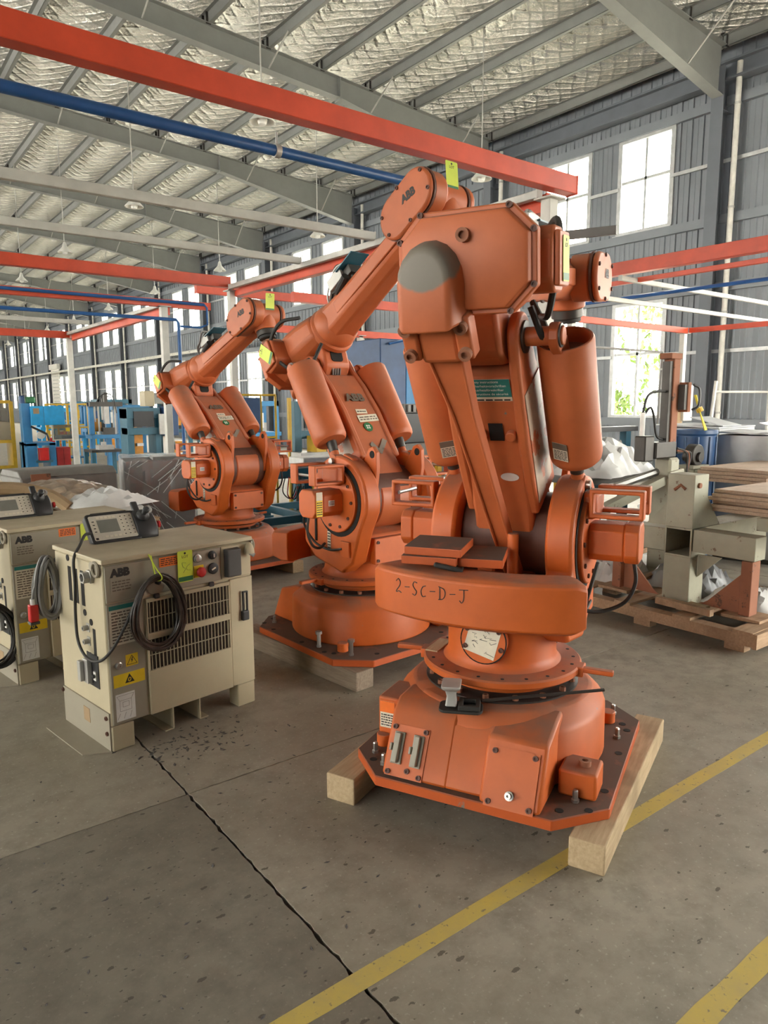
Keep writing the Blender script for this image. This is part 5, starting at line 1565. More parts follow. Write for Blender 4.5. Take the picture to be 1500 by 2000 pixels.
bt = MB().lo((-0.03, -0.05, 0), (0.03, 0.05, 0.0015)).build('paper_label', 'cardboard', None, smooth=0)
put(bt, CT2, FM(-0.10, 0.83, 0.02) @ RZ(0.1))
tag(bt, 'brown paper label hanging at the left edge beside the rear cabinet', 'label')

lot_tag('lime lot tag on the control panel of the front cabinet', CT1, FM(0.435, 0.872, -0.0125), 0.088, 0.165, number=[[(.05, .1), (-.2, .12), (-.15, -.02), (.0, -.08), (-.15, -.2)], [(.3, .05), (.1, -.02), (.1, -.12), (.35, -.15)]])
lot_tag('lime lot tag on the control panel of the rear cabinet', CT2, FM(0.470, 0.872, -0.0125), 0.088, 0.165, number=[[(.05, .1), (-.2, .12), (-.2, -.15), (.1, -.2)]])

# flakes of dirt swept up around the front cabinet
q = random.Random(21)
m = MB()
for k in range(300):
    if k < 130:
        x, y = 1.30 + q.gauss(0, 0.17), 3.32 + q.gauss(0, 0.09)
    else:
        x, y = q.uniform(-0.2, 2.4), q.uniform(1.6, 3.4)
    s_ = q.uniform(0.004, 0.014) if k < 130 else q.uniform(0.003, 0.010)
    a = q.uniform(0, PI)
    pts = [(x + s_ * math.cos(a) * 1.6, y + s_ * math.sin(a) * 1.6), (x - s_ * math.sin(a) * .6, y + s_ * math.cos(a) * .6), (x - s_ * math.cos(a) * 1.2, y - s_ * math.sin(a) * 1.2), (x + s_ * math.sin(a) * .5, y - s_ * math.cos(a) * .5)]
    z = 0.0005
    m.add([(p[0], p[1], z) for p in pts] + [(x, y, z + q.uniform(0.001, 0.004))], [(0, 1, 4), (1, 2, 4), (2, 3, 4), (3, 0, 4)])
o = m.build('floor_debris', 'dark_box', None, smooth=0)
tag(o, 'dark flakes and dirt scattered on the concrete before the front cabinet', 'debris', None, 'stuff')
# ================================================================ THINGS STANDING AROUND
def part(t, name, mat, *boxes, bevel=0.0):
    m = MB()
    for a, b in boxes:
        m.lo(a, b)
    return m.build(name, mat, t, bevel=bevel, seg=1, smooth=0)

# ---------- steel stand, skid and boards at right
sk = thing('timber_skid', 'low timber skid under the grey-green steel stand at right', 'pallet', (4.80, 2.19, 0))
for x in (0.0, 0.55, 1.25):
    part(sk, 'runner', 'timber_old', ((x, 0, 0.055), (x + 0.10, 1.75, 0.135)))
for y in (0.0, 0.45, 0.95, 1.45):
    part(sk, 'deck_board', 'timber_old', ((0.0, y, 0.135), (1.35, y + 0.14, 0.155)))
for x in (0.02, 0.62, 1.27):
    for y in (0.06, 0.78, 1.5):
        part(sk, 'block', 'timber_old', ((x, y, 0.0), (x + 0.09, y + 0.14, 0.055)))
part(sk, 'end_board', 'timber_old', ((0.0, -0.03, 0.045), (1.35, 0.0, 0.15)))

st = thing('steel_stand', 'grey-green steel stand with square post and open tube end', 'stand', (5.06, 2.92, 0.155))
part(st, 'post', 'green_grey', ((0.0, -0.11, 0.0), (0.20, 0.11, 0.38)), bevel=0.004)
part(st, 'post', 'green_grey', ((0.0, -0.11, 0.60), (0.20, 0.11, 1.01)), bevel=0.004)
m = MB().frame(-0.11, 0.11, 0.38, 0.60, 0.012, 0.0, 1.2)
m.v = [(p[1], p[0], p[2]) for p in m.v]
m.build('cross_tube', 'green_grey', st, smooth=0)
part(st, 'tube_inside', 'hole', ((0.5, -0.10, 0.39), (0.51, 0.10, 0.59)))
part(st, 'arm', 'green_grey', ((0.01, -0.58, 0.43), (0.17, -0.115, 0.60)), bevel=0.004)
part(st, 'arm', 'green_grey', ((0.01, 0.115, 0.40), (0.17, 0.66, 0.58)), bevel=0.004)
for s_ in (-1, 1):
    y = -0.52 if s_ < 0 else 0.55
    part(st, 'leg', 'rust', ((0.03, y - 0.04, 0.02), (0.15, y + 0.04, 0.42)), bevel=0.004)
    MB().prism([(y - 0.03 * s_, 0.02), (y - 0.36 * s_, 0.02), (y - 0.30 * s_, 0.06), (y - 0.04 * s_, 0.33)], 0.085, 0.10, 'x').build('gusset', 'rust', st, smooth=0)
    part(st, 'foot_plate', 'timber_old', ((-0.02, y - 0.14, 0.0), (0.22, y + 0.14, 0.02)))
MB().prism([(0.2, 0.60), (0.42, 0.60), (0.2, 0.85)], -0.10, -0.09, 'y').build('gusset', 'green_grey', st, smooth=0)
MB().prism([(0.115, 0.60), (0.30, 0.60), (0.115, 0.80)], 0.05, 0.06, 'x').build('gusset', 'green_grey', st, smooth=0)
MB().prism([(-0.115, 0.40), (-0.30, 0.40), (-0.115, 0.22)], 0.1, 0.11, 'x').build('gusset', 'green_grey', st, smooth=0)
MB().cyl((0.06, -0.09, 0.93), (0.06, -0.125, 0.93), 0.02, n=12).build('bolt', 'rust', st)
part(st, 'timber_packing', 'timber', ((-0.10, -0.26, -0.02 + 0.02), (0.05, 0.10, 0.035)))
MB().tube([(-0.001, -0.04, 0.90), (-0.001, 0.0, 0.93), (-0.001, 0.05, 0.89)], 0.012, 6).build('weld_mark', 'rust', st)
# sloped channel behind, on the same stand
part(st, 'top_channel', 'green_grey', ((0.22, -0.60, 0.62), (1.5, -0.48, 0.713)))
part(st, 'top_channel', 'rust', ((0.22, -0.95, 0.60), (1.6, -0.82, 0.713)))

for k in range(6):
    o = MB().lo((0, 0, 0), (1.75 - 0.02 * (k % 3), 0.88, 0.026)).build('plywood_sheet', 'ply', None, bevel=0.002, seg=1, smooth=0)
    o.location = (5.36 + 0.015 * ((k * 7) % 3), 1.95 + 0.012 * ((k * 5) % 4), 0.87 + 0.028 * k)
    o.rotation_euler = (0, 0, 0.03 * math.sin(k * 2.1))
    tag(o, 'plywood sheet lying on the steel stand, ' + ('topmost of the stack' if k == 5 else ORD[k] + ' from the bottom of the stack'), 'board', 'plywood sheets')
for k in range(4):
    o = MB().lo((0, 0, 0), (1.15, 0.66, 0.03)).build('plywood_sheet', 'ply', None, bevel=0.002, seg=1, smooth=0)
    o.location = (6.4 + 0.02 * k, 2.93 - 0.015 * k, 0.98 + 0.032 * k)
    tag(o, 'plywood sheet in the small back stack beside the blue bin, ' + ('topmost' if k == 3 else ORD[k] + ' from its bottom'), 'board', 'plywood sheets')
tr = thing('trestle', 'timber trestle holding up the plywood stacks', 'trestle', (6.95, 2.0, 0))
part(tr, 'beam', 'timber_old', ((-0.22, 0.1, 0.78), (1.2, 0.2, 0.868)))
part(tr, 'beam', 'timber_old', ((-0.22, 0.6, 0.78), (1.2, 0.7, 0.868)))
for x in (-0.1, 1.0):
    for y in (0.1, 0.6):
        part(tr, 'leg', 'timber_old', ((x, y, 0), (x + 0.1, y + 0.1, 0.78)))
part(tr, 'beam', 'timber_old', ((0.3, 0.75, 0.78), (0.4, 1.25, 0.978)))

# rubbish under the stand
q = random.Random(31)
def crumple(name, label, cat, loc, size, mat, seed, n=14, amp=0.25):
    r_ = random.Random(seed)
    m = MB()
    for i in range(n + 1):
        for j in range(n + 1):
            u, v = i / n - 0.5, j / n - 0.5
            e = max(0.0, 1 - (2 * abs(u)) ** 3) * max(0.0, 1 - (2 * abs(v)) ** 3)
            z = size[2] * e * (0.65 + amp * r_.uniform(-1, 1)) + 0.004
            m.v.append(((u + r_.uniform(-.012, .012)) * size[0], (v + r_.uniform(-.012, .012)) * size[1], z))
    for i in range(n):
        for j in range(n):
            a = i * (n + 1) + j
            m.f.append((a, a + 1, a + n + 2, a + n + 1))
    o = m.build(name, mat, None, smooth=25)
    o.location = loc
    o.rotation_euler = (0, 0, r_.uniform(-.5, .5))
    return tag(o, label, cat)
crumple('plastic_sheet', 'crumpled clear plastic on the skid under the right arm of the stand', 'plastic sheet', (5.55, 2.62, 0.16), (0.55, 0.5, 0.16), 'film_white', 41)
crumple('plastic_sheet', 'grey crumpled wrapping under the stand beside the post', 'plastic sheet', (5.75, 3.2, 0.16), (0.7, 0.6, 0.28), 'sheet_steel', 42)
crumple('plastic_sheet', 'dull plastic heap at the far end of the skid', 'plastic sheet', (5.5, 3.75, 0.14), (0.6, 0.5, 0.30), 'film_white', 43)
crumple('fibre_sack', 'pale netted sack beside the right leg of the stand', 'sack', (6.15, 2.35, 0.16), (0.5, 0.45, 0.40), 'cardboard', 44)
for k, (a, b) in enumerate((((5.42, 3.42, 0.19), (6.2, 3.30, 0.40)), ((5.0, 3.86, 0.19), (6.3, 3.90, 0.30)), ((4.93, 2.55, 0.19), (4.95, 3.0, 0.19)))):
    a, b = Vector(a), Vector(b)
    o = MB().tube([a, b], 0.035, 4).build('timber_offcut', 'timber_old', None, smooth=0)
    tag(o, ('long timber offcut leaning under the stand', 'timber offcut lying flat behind the stand', 'short timber offcut before the stand post')[k], 'timber')

# ---------- rusty press column with its arms, behind the stand
rp = thing('spot_welder', 'rusty vertical press column with cables behind the steel stand', 'machine', (5.90, 3.56, 0))
part(rp, 'column', 'rust', ((-0.035, -0.05, 1.30), (0.06, 0.05, 2.10)), bevel=0.004)
part(rp, 'column_web', 'dark_steel', ((-0.075, -0.035, 1.30), (-0.035, 0.04, 2.06)))
part(rp, 'cap', 'rust', ((-0.10, -0.06, 2.08), (0.07, 0.06, 2.13)), bevel=0.004)
part(rp, 'side_box', 'rust', ((0.09, -0.12, 1.62), (0.14, -0.03, 1.88)), bevel=0.004)
part(rp, 'side_box_door', 'dark_steel', ((0.05, -0.11, 1.64), (0.09, -0.03, 1.86)))
MB().tube(spline([(0.15, -0.13, 1.64), (0.20, -0.16, 1.68), (0.20, -0.16, 1.82), (0.15, -0.13, 1.86)], 5), 0.012, 6).build('handle', 'black', rp)
part(rp, 'head', 'dark_steel', ((-0.28, -0.07, 1.22), (0.04, 0.08, 1.36)), bevel=0.01)
part(rp, 'head_bracket', 'dark_steel', ((-0.42, -0.05, 1.20), (-0.28, 0.06, 1.42)), bevel=0.01)
MB().cyl((-0.40, 0.0, 1.42), (-0.40, 0.0, 1.62), 0.022, n=10).build('air_stub', 'steel', rp)
MB().tube(spline([(-0.40, 0, 1.62), (-0.34, 0, 1.76), (-0.2, 0, 1.80), (-0.06, 0, 1.80)], 6), 0.012, 6).build('hose', 'rubber', rp)
MB().tube(spline([(-0.40, 0, 1.58), (-0.30, 0, 1.66), (-0.24, 0, 1.60), (-0.18, 0, 1.42), (-0.08, 0, 1.38)], 6), 0.011, 6).build('hose', 'rubber', rp)
part(rp, 'swivel', 'green_grey', ((-0.10, -0.10, 1.02), (0.06, 0.06, 1.22)), bevel=0.02)
MB().prism([(-0.12, 1.10), (0.10, 1.12), (0.12, 0.98), (0.05, 0.88), (-0.08, 0.94)], -0.12, -0.09, 'y').build('pivot_plate', 'green_grey', rp, bevel=0.006)
MB().cyl((0.0, -0.15, 1.03), (0.0, -0.08, 1.03), 0.03, n=14).build('pivot_bolt', 'rust', rp)
MB().tube([(-0.02, -0.05, 1.05), (-0.95, 0.12, 0.75)], 0.055, 4).build('brace_arm', 'green_grey', rp, smooth=0)
MB().tube([(-0.05, 0.02, 1.10), (-0.75, 0.22, 0.92)], 0.035, 8).build('brace_rod', 'steel', rp)
part(rp, 'base_frame', 'green_grey', ((-0.10, -0.10, 0.21), (0.08, 0.08, 1.04)))
part(rp, 'foot', 'green_grey', ((-0.5, -0.14, 0.157), (0.24, 0.14, 0.21)))
for k in range(3):
    MB().tube(spline([(0.06, -0.06, 1.30 - .02 * k), (0.16 + .03 * k, -0.10, 1.25), (0.14, -0.12, 1.08), (0.08, -0.12, 0.92)], 6), 0.01, 6).build('hose', ('rubber', 'rust', 'rubber')[k], rp)

crumple('plastic_sheet', 'bright crumpled plastic heaped beside the rusty press column', 'plastic sheet', (6.2, 4.55, 1.0), (1.3, 0.9, 0.40), 'film_white', 51, 18, 0.3)
bn = thing('work_bench', 'dark bench under the bright crumpled plastic', 'bench', (6.2, 4.6, 0))
part(bn, 'top', 'dark_steel', ((-0.7, -0.5, 0.94), (0.78, 0.45, 1.0)))
for x in (-0.65, 0.68):
    for y in (-0.45, 0.38):
        part(bn, 'leg', 'teal', ((x, y, 0), (x + 0.07, y + 0.07, 0.94)))
sf = thing('support_rack', 'tall teal-legged frame with black top before the lower window', 'frame', (6.5, 5.2, 0))
part(sf, 'leg', 'teal', ((0.0, 0, 0), (0.12, 0.09, 1.36)))
part(sf, 'leg', 'teal', ((1.2, 0, 0), (1.3, 0.09, 1.36)))
part(sf, 'top_rail', 'black', ((-0.1, -0.03, 1.36), (1.4, 0.12, 1.42)))
mg = thing('mesh_guard', 'yellow framed expanded-metal guard right of the front robot', 'guard', (6.3, 5.13, 0))
m = MB().frame(0, 0.45, 0.1, 1.55, 0.045, -0.02, 0.02)
m.build('frame', 'yellow', mg, smooth=0)
m = MB()
for k in range(-14, 46):
    z = 0.1 + k * 0.035
    for d_ in (1, -1):
        a, b = (0.045, z), (0.405, z + d_ * 0.36 * 0.6)
        m.tube([(a[0], 0, min(max(a[1], .14), 1.5)), (b[0], 0, min(max(b[1], .14), 1.5))], 0.004, 4)
m.build('mesh_infill', 'exp_metal', mg)['kind'] = 'stuff'

# bin, steel cases, broom at right
bi = thing('waste_bin', 'tall dark blue ribbed bin behind the plywood', 'bin', (7.25, 4.05, 0))
MB().lathe([(0.17, 0.0), (0.185, 0.05), (0.19, 0.7), (0.20, 1.36), (0.215, 1.38), (0.215, 1.42), (0.19, 1.42), (0.18, 1.2)], 28, caps=False).build('tub', 'navy', bi)
for k in range(10):
    a = 2 * PI * k / 10
    MB().cyl((0.193 * math.cos(a), 0.193 * math.sin(a), 0.1), (0.203 * math.cos(a), 0.203 * math.sin(a), 1.35), 0.012, n=6).build('rib', 'navy', bi)
br = thing('broom', 'yellow bristle broom leaning head down over the blue bin', 'broom', (7.05, 3.95, 1.42))
for k in range(26):
    a = (k / 25 - 0.5) * 0.16
    MB().tube([(0, 0.02 + a * .1, 0.36), (0.06 + a * .3, 0 + a * .2, 0.2), (0.10 + a * 0.8, -0.06 + a * .3, 0.0)], 0.007, 4).build('bristle', 'straw', br)
MB().cyl((0.05, 0.005, 0.23), (0.065, -0.01, 0.19), 0.035, n=10).build('binding', 'yellow', br)
def steel_case(label, loc, size, rz=0.0, lid=True):
    t = thing('steel_case', label, 'steel box', loc, rz, 'sheet steel cases')
    w, d, h = size
    part(t, 'body', 'sheet_steel', ((0, 0, 0.05), (w, d, h)), bevel=0.006)
    part(t, 'plinth', 'dark_steel', ((0.02, 0.02, 0), (w - 0.02, d - 0.02, 0.05)))
    if lid:
        MB().prism([(0, h), (d, h + 0.02), (d, h + 0.035), (0, h + 0.015)], -0.02, w + 0.02, 'x').build('lid', 'sheet_steel', t, smooth=0)
        MB().prism([(0.0, h + 0.02), (0.5 * d, h + 0.12), (0.5 * d, h + 0.13), (0, h + 0.03)], 0.1, w * 0.6, 'x').build('flap', 'sheet_steel', t, smooth=0)
    part(t, 'handle', 'galv', ((w * 0.4, -0.03, h * 0.7), (w * 0.6, -0.018, h * 0.72)), ((w * 0.4, -0.03, h * 0.7), (w * 0.41, 0, h * 0.72)), ((w * 0.59, -0.03, h * 0.7), (w * 0.6, 0, h * 0.72)))
    return t
steel_case('grey sheet steel case right of the blue bin', (7.75, 3.25, 0), (0.9, 0.75, 1.36), 0.25)
steel_case('dark sheet steel case cut by the right edge', (8.80, 2.60, 0), (0.9, 0.7, 1.38), 0.2)
steel_case('open sheet steel case with raised flap behind the others at right', (8.3, 4.35, 0), (1.1, 0.8, 1.40), 0.1)
gs_ = thing('grinder_stand', 'small green pedestal with a dark round wheel before the steel cases', 'machine', (6.86, 3.86, 0))
part(gs_, 'pedestal', 'green_grey', ((-0.08, -0.08, 0), (0.10, 0.08, 1.05)), bevel=0.01)
part(gs_, 'plate', 'green_grey', ((-0.14, -0.1, 1.05), (0.16, 0.1, 1.08)))
MB().cyl((0.02, -0.06, 1.18), (0.02, 0.04, 1.18), 0.11, n=24).build('wheel_guard', 'dark_steel', gs_, bevel=0.008)
MB().cyl((0.02, -0.09, 1.16), (0.02, 0.09, 1.16), 0.05, n=16).build('motor', 'dark_steel', gs_)
MB().prism([(0.02, 0.55), (0.16, 0.55), (0.12, 1.0), (0.06, 1.0)], -0.12, -0.08, 'y').build('bottle_holder', 'green_bottle', gs_)
wf = thing('wall_rack', 'thin pale pipe rack standing before the wall at far right', 'rack', (9.75, 5.2, 0))
MB().tube([(-0.06, 0.03, 1.2), (0.0, 0, 2.0)], 0.025, 8).build('leaning_pole', 'pvc', wf)
MB().tube([(0, 0, 1.85), (1.4, -0.7, 1.85)], 0.016, 6).build('rail', 'galv', wf)
MB().tube([(0.75, -0.38, 0), (0.75, -0.38, 2.05)], 0.02, 6).build('upright', 'galv', wf)
MB().tube([(0.0, 0.02, 0), (-0.06, 0.03, 1.2)], 0.02, 6).build('upright', 'galv', wf)
eb = thing('switch_box', 'pale electrical box on the white post right of the rusty column', 'box', (11.40, 6.68, 0))
part(eb, 'box', 'post_white', ((-0.05, -0.10, 1.40), (0.22, 0.02, 2.0)), bevel=0.01)
part(eb, 'panel', 'cardboard', ((-0.2, -0.05, 1.25), (0.0, 0.0, 1.6)))
part(eb, 'bracket', 'galv', ((0.05, 0.02, 1.7), (0.12, 0.07, 1.75)))

# ---------- crates and wrapped goods behind the controllers
def film_wrap(parent, x0, x1, y0, y1, z0, z1, seed, mat='film'):
    r_ = random.Random(seed)
    m = MB()
    n = 16
    rings = []
    for z in [z0 + (z1 - z0) * k / 7 for k in range(8)]:
        ring_ = []
        for (a, b) in [(x0 + (x1 - x0) * i / n, y0) for i in range(n)] + [(x1, y0 + (y1 - y0) * i / n) for i in range(n)] + [(x1 - (x1 - x0) * i / n, y1) for i in range(n)] + [(x0, y1 - (y1 - y0) * i / n) for i in range(n)]:
            ring_.append((a + r_.uniform(-.018, .018), b + r_.uniform(-.018, .018), z + r_.uniform(-.03, .03)))
        rings.append(ring_)
    m.loft(rings, caps=False)
    m.v += [(x0, y0, z1 + .02), (x1, y0, z1 + .02), (x1, y1, z1 + .02), (x0, y1, z1 + .02)]
    k = len(m.v) - 4
    m.f.append((k, k + 1, k + 2, k + 3))
    return m.build('stretch_wrap', mat, parent, smooth=20)
cr = thing('wrapped_crate', 'dark crate wrapped in clear stretch film behind the front cabinet', 'crate', (2.72, 8.75, 0), -0.25)
part(cr, 'body', 'dark_box', ((0, 0, 0.10), (0.82, 0.7, 1.02)), bevel=0.01)
part(cr, 'pallet_base', 'timber_old', ((-0.03, -0.03, 0), (0.85, 0.73, 0.09)))
part(cr, 'box_on_top', 'box_grey', ((0.35, 0.1, 1.02), (0.8, 0.55, 1.06)))
film_wrap(cr, -0.02, 0.84, -0.02, 0.72, 0.08, 1.05, 3)
q = random.Random(5)
m = MB()
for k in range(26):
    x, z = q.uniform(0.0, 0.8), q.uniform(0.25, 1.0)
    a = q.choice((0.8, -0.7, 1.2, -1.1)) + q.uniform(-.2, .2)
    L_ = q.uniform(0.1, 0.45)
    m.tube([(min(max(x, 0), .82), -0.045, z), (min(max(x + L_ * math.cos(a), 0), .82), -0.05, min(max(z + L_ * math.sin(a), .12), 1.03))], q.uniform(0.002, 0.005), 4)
m.build('film_highlights', 'film_white', cr)['kind'] = 'stuff'  # white streaks painted as highlights along folds of the film
bc = thing('duct_case', 'long grey-beige steel case lying behind the wrapped boards', 'steel box', (1.50, 8.3, 0), 0.12)
part(bc, 'body', 'box_grey', ((0, 0, 0.12), (1.05, 0.7, 0.93)), bevel=0.015)
MB().prism([(0.0, 0.93), (0.7, 0.93), (0.6, 1.0), (0.1, 1.0)], 0.0, 1.05, 'x').build('lid', 'box_grey', bc, bevel=0.01)
part(bc, 'skid', 'timber_old', ((0, 0, 0), (1.05, 0.1, 0.12)), ((0, 0.6, 0), (1.05, 0.7, 0.12)))
part(bc, 'catch', 'rust', ((0.1, -0.02, 0.86), (0.3, 0.0, 0.97)))
wb = thing('wrapped_boards', 'brown boards under shiny wrinkled film behind the rear cabinet', 'crate', (1.25, 6.75, 0), 0.1)
part(wb, 'stack', 'timber_old', ((0, 0, 0.12), (0.85, 0.9, 0.86)), bevel=0.01)
part(wb, 'pallet_base', 'timber_old', ((0, 0, 0), (0.85, 0.12, 0.12)), ((0, 0.78, 0), (0.85, 0.9, 0.12)))
n = 18
r_ = random.Random(77)
m = MB()
for i in range(n + 1):
    for j in range(n + 1):
        u, v = -0.1 + 1.25 * i / n, -0.05 + 1.0 * j / n
        ez = 0.90 + 0.09 * math.sin(u * 3.5) * math.sin(v * 3) + r_.uniform(-.022, .022)
        if u > 0.85:
            ez -= (u - 0.85) * 1.6
        if v < 0.0:
            ez -= 0.1
        m.v.append((u, v, ez))
for i in range(n):
    for j in range(n):
        a = i * (n + 1) + j
        m.f.append((a, a + 1, a + n + 2, a + n + 1))
m.build('film_cover', 'film_brown', wb, smooth=25)
crumple('plastic_sheet', 'white plastic sheet bunched up behind the front pendant', 'plastic sheet', (1.70, 5.95, 0.90), (0.62, 0.55, 0.17), 'film_white', 61, 12, 0.2)
pk = thing('parts_box', 'low box carrying the white plastic sheet behind the cabinets', 'box', (1.35, 5.65, 0), 0.1)
part(pk, 'carton', 'cardboard', ((0, 0, 0), (0.7, 0.6, 0.78)), bevel=0.01)
part(pk, 'flap', 'cardboard', ((0, 0, 0.78), (0.34, 0.6, 0.79)), ((0.36, 0, 0.78), (0.7, 0.6, 0.79)))
part(pk, 'packing', 'film_white', ((0.1, 0.05, 0.79), (0.62, 0.55, 0.89)), bevel=0.03)
o = MB().tube(spline([(0.45, 6.35, 1.0), (0.75, 6.25, 1.05), (1.05, 6.15, 1.06), (1.28, 6.02, 1.0), (1.4, 5.9, 0.9)], 6), [0.05] * 25, 8).build('hose', 'cardboard')
tag(o, 'thick pale brown hose arching behind the rear pendant', 'hose')
crumple('fibre_sack', 'pale netting bunched at the left edge behind the hose', 'sack', (0.95, 7.6, 0.86), (0.6, 0.5, 0.28), 'pvc', 63, 14, 0.35)
cb2 = thing('crate', 'low crate under the pale netting at the left edge', 'crate', (0.25, 7.25, 0))
part(cb2, 'body', 'box_grey', ((0, 0, 0.1), (0.72, 0.9, 0.85)), bevel=0.01)
part(cb2, 'runner', 'timber_old', ((0, 0, 0), (0.72, 0.1, 0.1)), ((0, 0.8, 0), (0.72, 0.9, 0.1)))

# ---------- machines between and behind the robots
wt = thing('work_table', 'teal steel work table frame behind the rear robots', 'table', (4.15, 8.35, 0))
part(wt, 'top_frame', 'teal', ((0, 0, 0.72), (1.7, 0.10, 0.84)), ((0, 1.2, 0.72), (1.7, 1.3, 0.84)), ((0, 0.1, 0.74), (0.1, 1.2, 0.82)), ((1.6, 0.1, 0.74), (1.7, 1.2, 0.82)))
part(wt, 'table_top', 'galv', ((0.3, 0.05, 0.84), (1.5, 1.2, 0.87)))
for x in (0.0, 0.85, 1.58):
    for y in (0.0, 1.2):
        part(wt, 'leg', 'teal', ((x, y, 0.04), (x + 0.12, y + 0.10, 0.72)))
        part(wt, 'foot', 'teal', ((x - 0.03, y - 0.03, 0), (x + 0.15, y + 0.13, 0.04)))
part(wt, 'bottom_rail', 'teal', ((0.1, 0.02, 0.10), (1.6, 0.10, 0.20)))
part(wt, 'bottom_rail', 'teal', ((0.1, 1.22, 0.10), (1.6, 1.3, 0.20)))
part(wt, 'side_rail', 'teal', ((0.88, 0.1, 0.10), (0.96, 1.2, 0.20)))
part(wt, 'tray', 'white', ((0.9, 0.1, 0.87), (1.4, 0.5, 0.97)), bevel=0.01)
for k in range(5):
    MB().tube(spline([(0.55 + 0.06 * k, -0.01, 0.74), (0.5 + 0.07 * k, -0.03, 0.55 - 0.04 * k), (0.62 + 0.04 * k, -0.02, 0.45), (0.72 + 0.03 * k, 0.0, 0.6)], 6), 0.008, 5).build('cable', ('rubber', 'red', 'rubber', 'cable_grey', 'rubber')[k], wt)
np_ = thing('guard_station', 'navy panel on a yellow tube guard behind the farthest robot', 'guard', (4.35, 9.75, 0))
part(np_, 'panel', 'navy', ((0.05, 0, 1.28), (0.75, 0.05, 1.80)), bevel=0.005)
for x in (-0.05, 0.35, 0.8, 1.05):
    MB().cyl((x, 0.08, 0), (x, 0.08, 1.85), 0.018, n=8).build('upright', 'yellow', np_)
for z in (1.84, 1.2, 0.9):
    MB().cyl((-0.05, 0.08, z), (1.05, 0.08, z), 0.016, n=8).build('rail', 'yellow', np_)
ts = thing('press_frame', 'teal machine upright with black control box between the rear robots', 'machine', (5.80, 9.95, 0))
part(ts, 'upright', 'teal', ((0, 0, 0), (0.13, 0.12, 1.75)), bevel=0.004)
part(ts, 'upright', 'teal', ((0.95, 0, 0), (1.08, 0.12, 1.75)), bevel=0.004)
part(ts, 'cross_beam', 'teal', ((0.13, 0.02, 1.15), (0.95, 0.10, 1.28)))
part(ts, 'control_box', 'black', ((0.16, -0.06, 1.32), (0.5, 0.0, 1.72)), bevel=0.008)
part(ts, 'yellow_post', 'yellow', ((-0.12, -0.03, 0), (-0.07, 0.02, 1.8)))
part(ts, 'table', 'galv', ((-0.1, -0.35, 0.88), (0.7, 0.1, 0.95)))
part(ts, 'yellow_side', 'yellow', ((0.22, -0.3, 0.1), (0.40, 0.0, 1.2)))
part(ts, 'perforated_side', 'dark_steel', ((0.40, -0.3, 0.1), (0.75, 0.0, 1.1)))
# tall blue machine seen between middle and front robots
bm_ = thing('blue_press', 'tall blue press housing between the middle and front robots', 'machine', (5.55, 7.35, 0), 0.0)
part(bm_, 'housing', 'navy', ((0, 0, 0.6), (0.42, 0.9, 2.52)), bevel=0.01)
MB().prism([(0.42, 0.6), (0.80, 0.6), (0.80, 2.40), (0.60, 2.56), (0.42, 2.52)], 0.0, 0.6, 'y').build('side_housing', 'blue', bm_, bevel=0.01)
part(bm_, 'base', 'teal', ((-0.05, -0.05, 0), (0.9, 0.95, 0.6)), bevel=0.01)
MB().tube([(0.9, -0.05, 0.6), (0.9, -0.05, 2.5), (0.55, -0.05, 2.55), (0.1, -0.05, 2.45)], 0.016, 6).build('pipe', 'blue_pipe', bm_)
bk = thing('control_cabinet', 'black topped equipment box behind the left cylinder of the front robot', 'cabinet', (5.15, 6.35, 0))
part(bk, 'body', 'box_grey', ((0, 0, 0.05), (0.75, 0.5, 1.25)), bevel=0.01)
part(bk, 'top_unit', 'black', ((0.0, 0.05, 1.25), (0.7, 0.45, 1.60)), bevel=0.01)
part(bk, 'connector_strip', 'dark_steel', ((0.0, 0.03, 1.60), (0.7, 0.45, 1.70)))
for k in range(9):
    part(bk, 'connector', 'cable_grey', ((0.04 + 0.075 * k, 0.0, 1.61), (0.08 + 0.075 * k, 0.03, 1.69)))
part(bk, 'yellow_pole', 'yellow', ((0.44, -0.06, 0), (0.50, 0.0, 1.30)))
part(bk, 'blue_edge', 'blue', ((0.75, 0.0, 0.0), (0.85, 0.1, 1.2)))

# ---------- far machines at left
def posts(t, name, mat, xs, ys, w, h, z0=0):
    for x in xs:
        for y in ys:
            part(t, name, mat, ((x - w / 2, y - w / 2, z0), (x + w / 2, y + w / 2, h)))
yg = thing('guard_cell', 'yellow framed plexiglass guard cell at the left edge', 'guard', (1.85, 21.0, 0))
posts(yg, 'post', 'yellow', (0.0, 0.95, 1.85), (0.0,), 0.09, 1.80)
for z in (0.05, 0.72, 1.75):
    part(yg, 'rail', 'yellow', ((0, -0.04, z), (1.85, 0.04, z + 0.08)))
part(yg, 'pane', 'plexi', ((0.05, -0.01, 0.80), (0.90, 0.0, 1.75)))
part(yg, 'pane', 'plexi', ((1.0, -0.01, 0.80), (1.80, 0.0, 1.75)))
part(yg, 'side_wall', 'yellow', ((1.83, 0.0, 0.05), (1.88, 0.9, 0.78)))
part(yg, 'machine_inside', 'dark_steel', ((0.3, 0.5, 0.1), (1.5, 1.2, 1.2)), ((0.6, 0.4, 1.2), (0.8, 0.6, 1.6)))
part(yg, 'fixture', 'pale', ((0.9, 0.3, 0.9), (1.5, 0.5, 1.3)))
bb = thing('blue_machine', 'machine with bright blue control box on a blue column', 'machine', (4.05, 20.6, 0))
part(bb, 'control_box', 'blue_bright', ((0.0, -0.2, 1.18), (0.82, 0.25, 1.68)), bevel=0.01)
part(bb, 'door_seam', 'blue', ((0.30, -0.205, 1.19), (0.315, -0.2, 1.67)))
part(bb, 'display', 'cardboard', ((0.06, -0.21, 1.48), (0.20, -0.2, 1.62)))
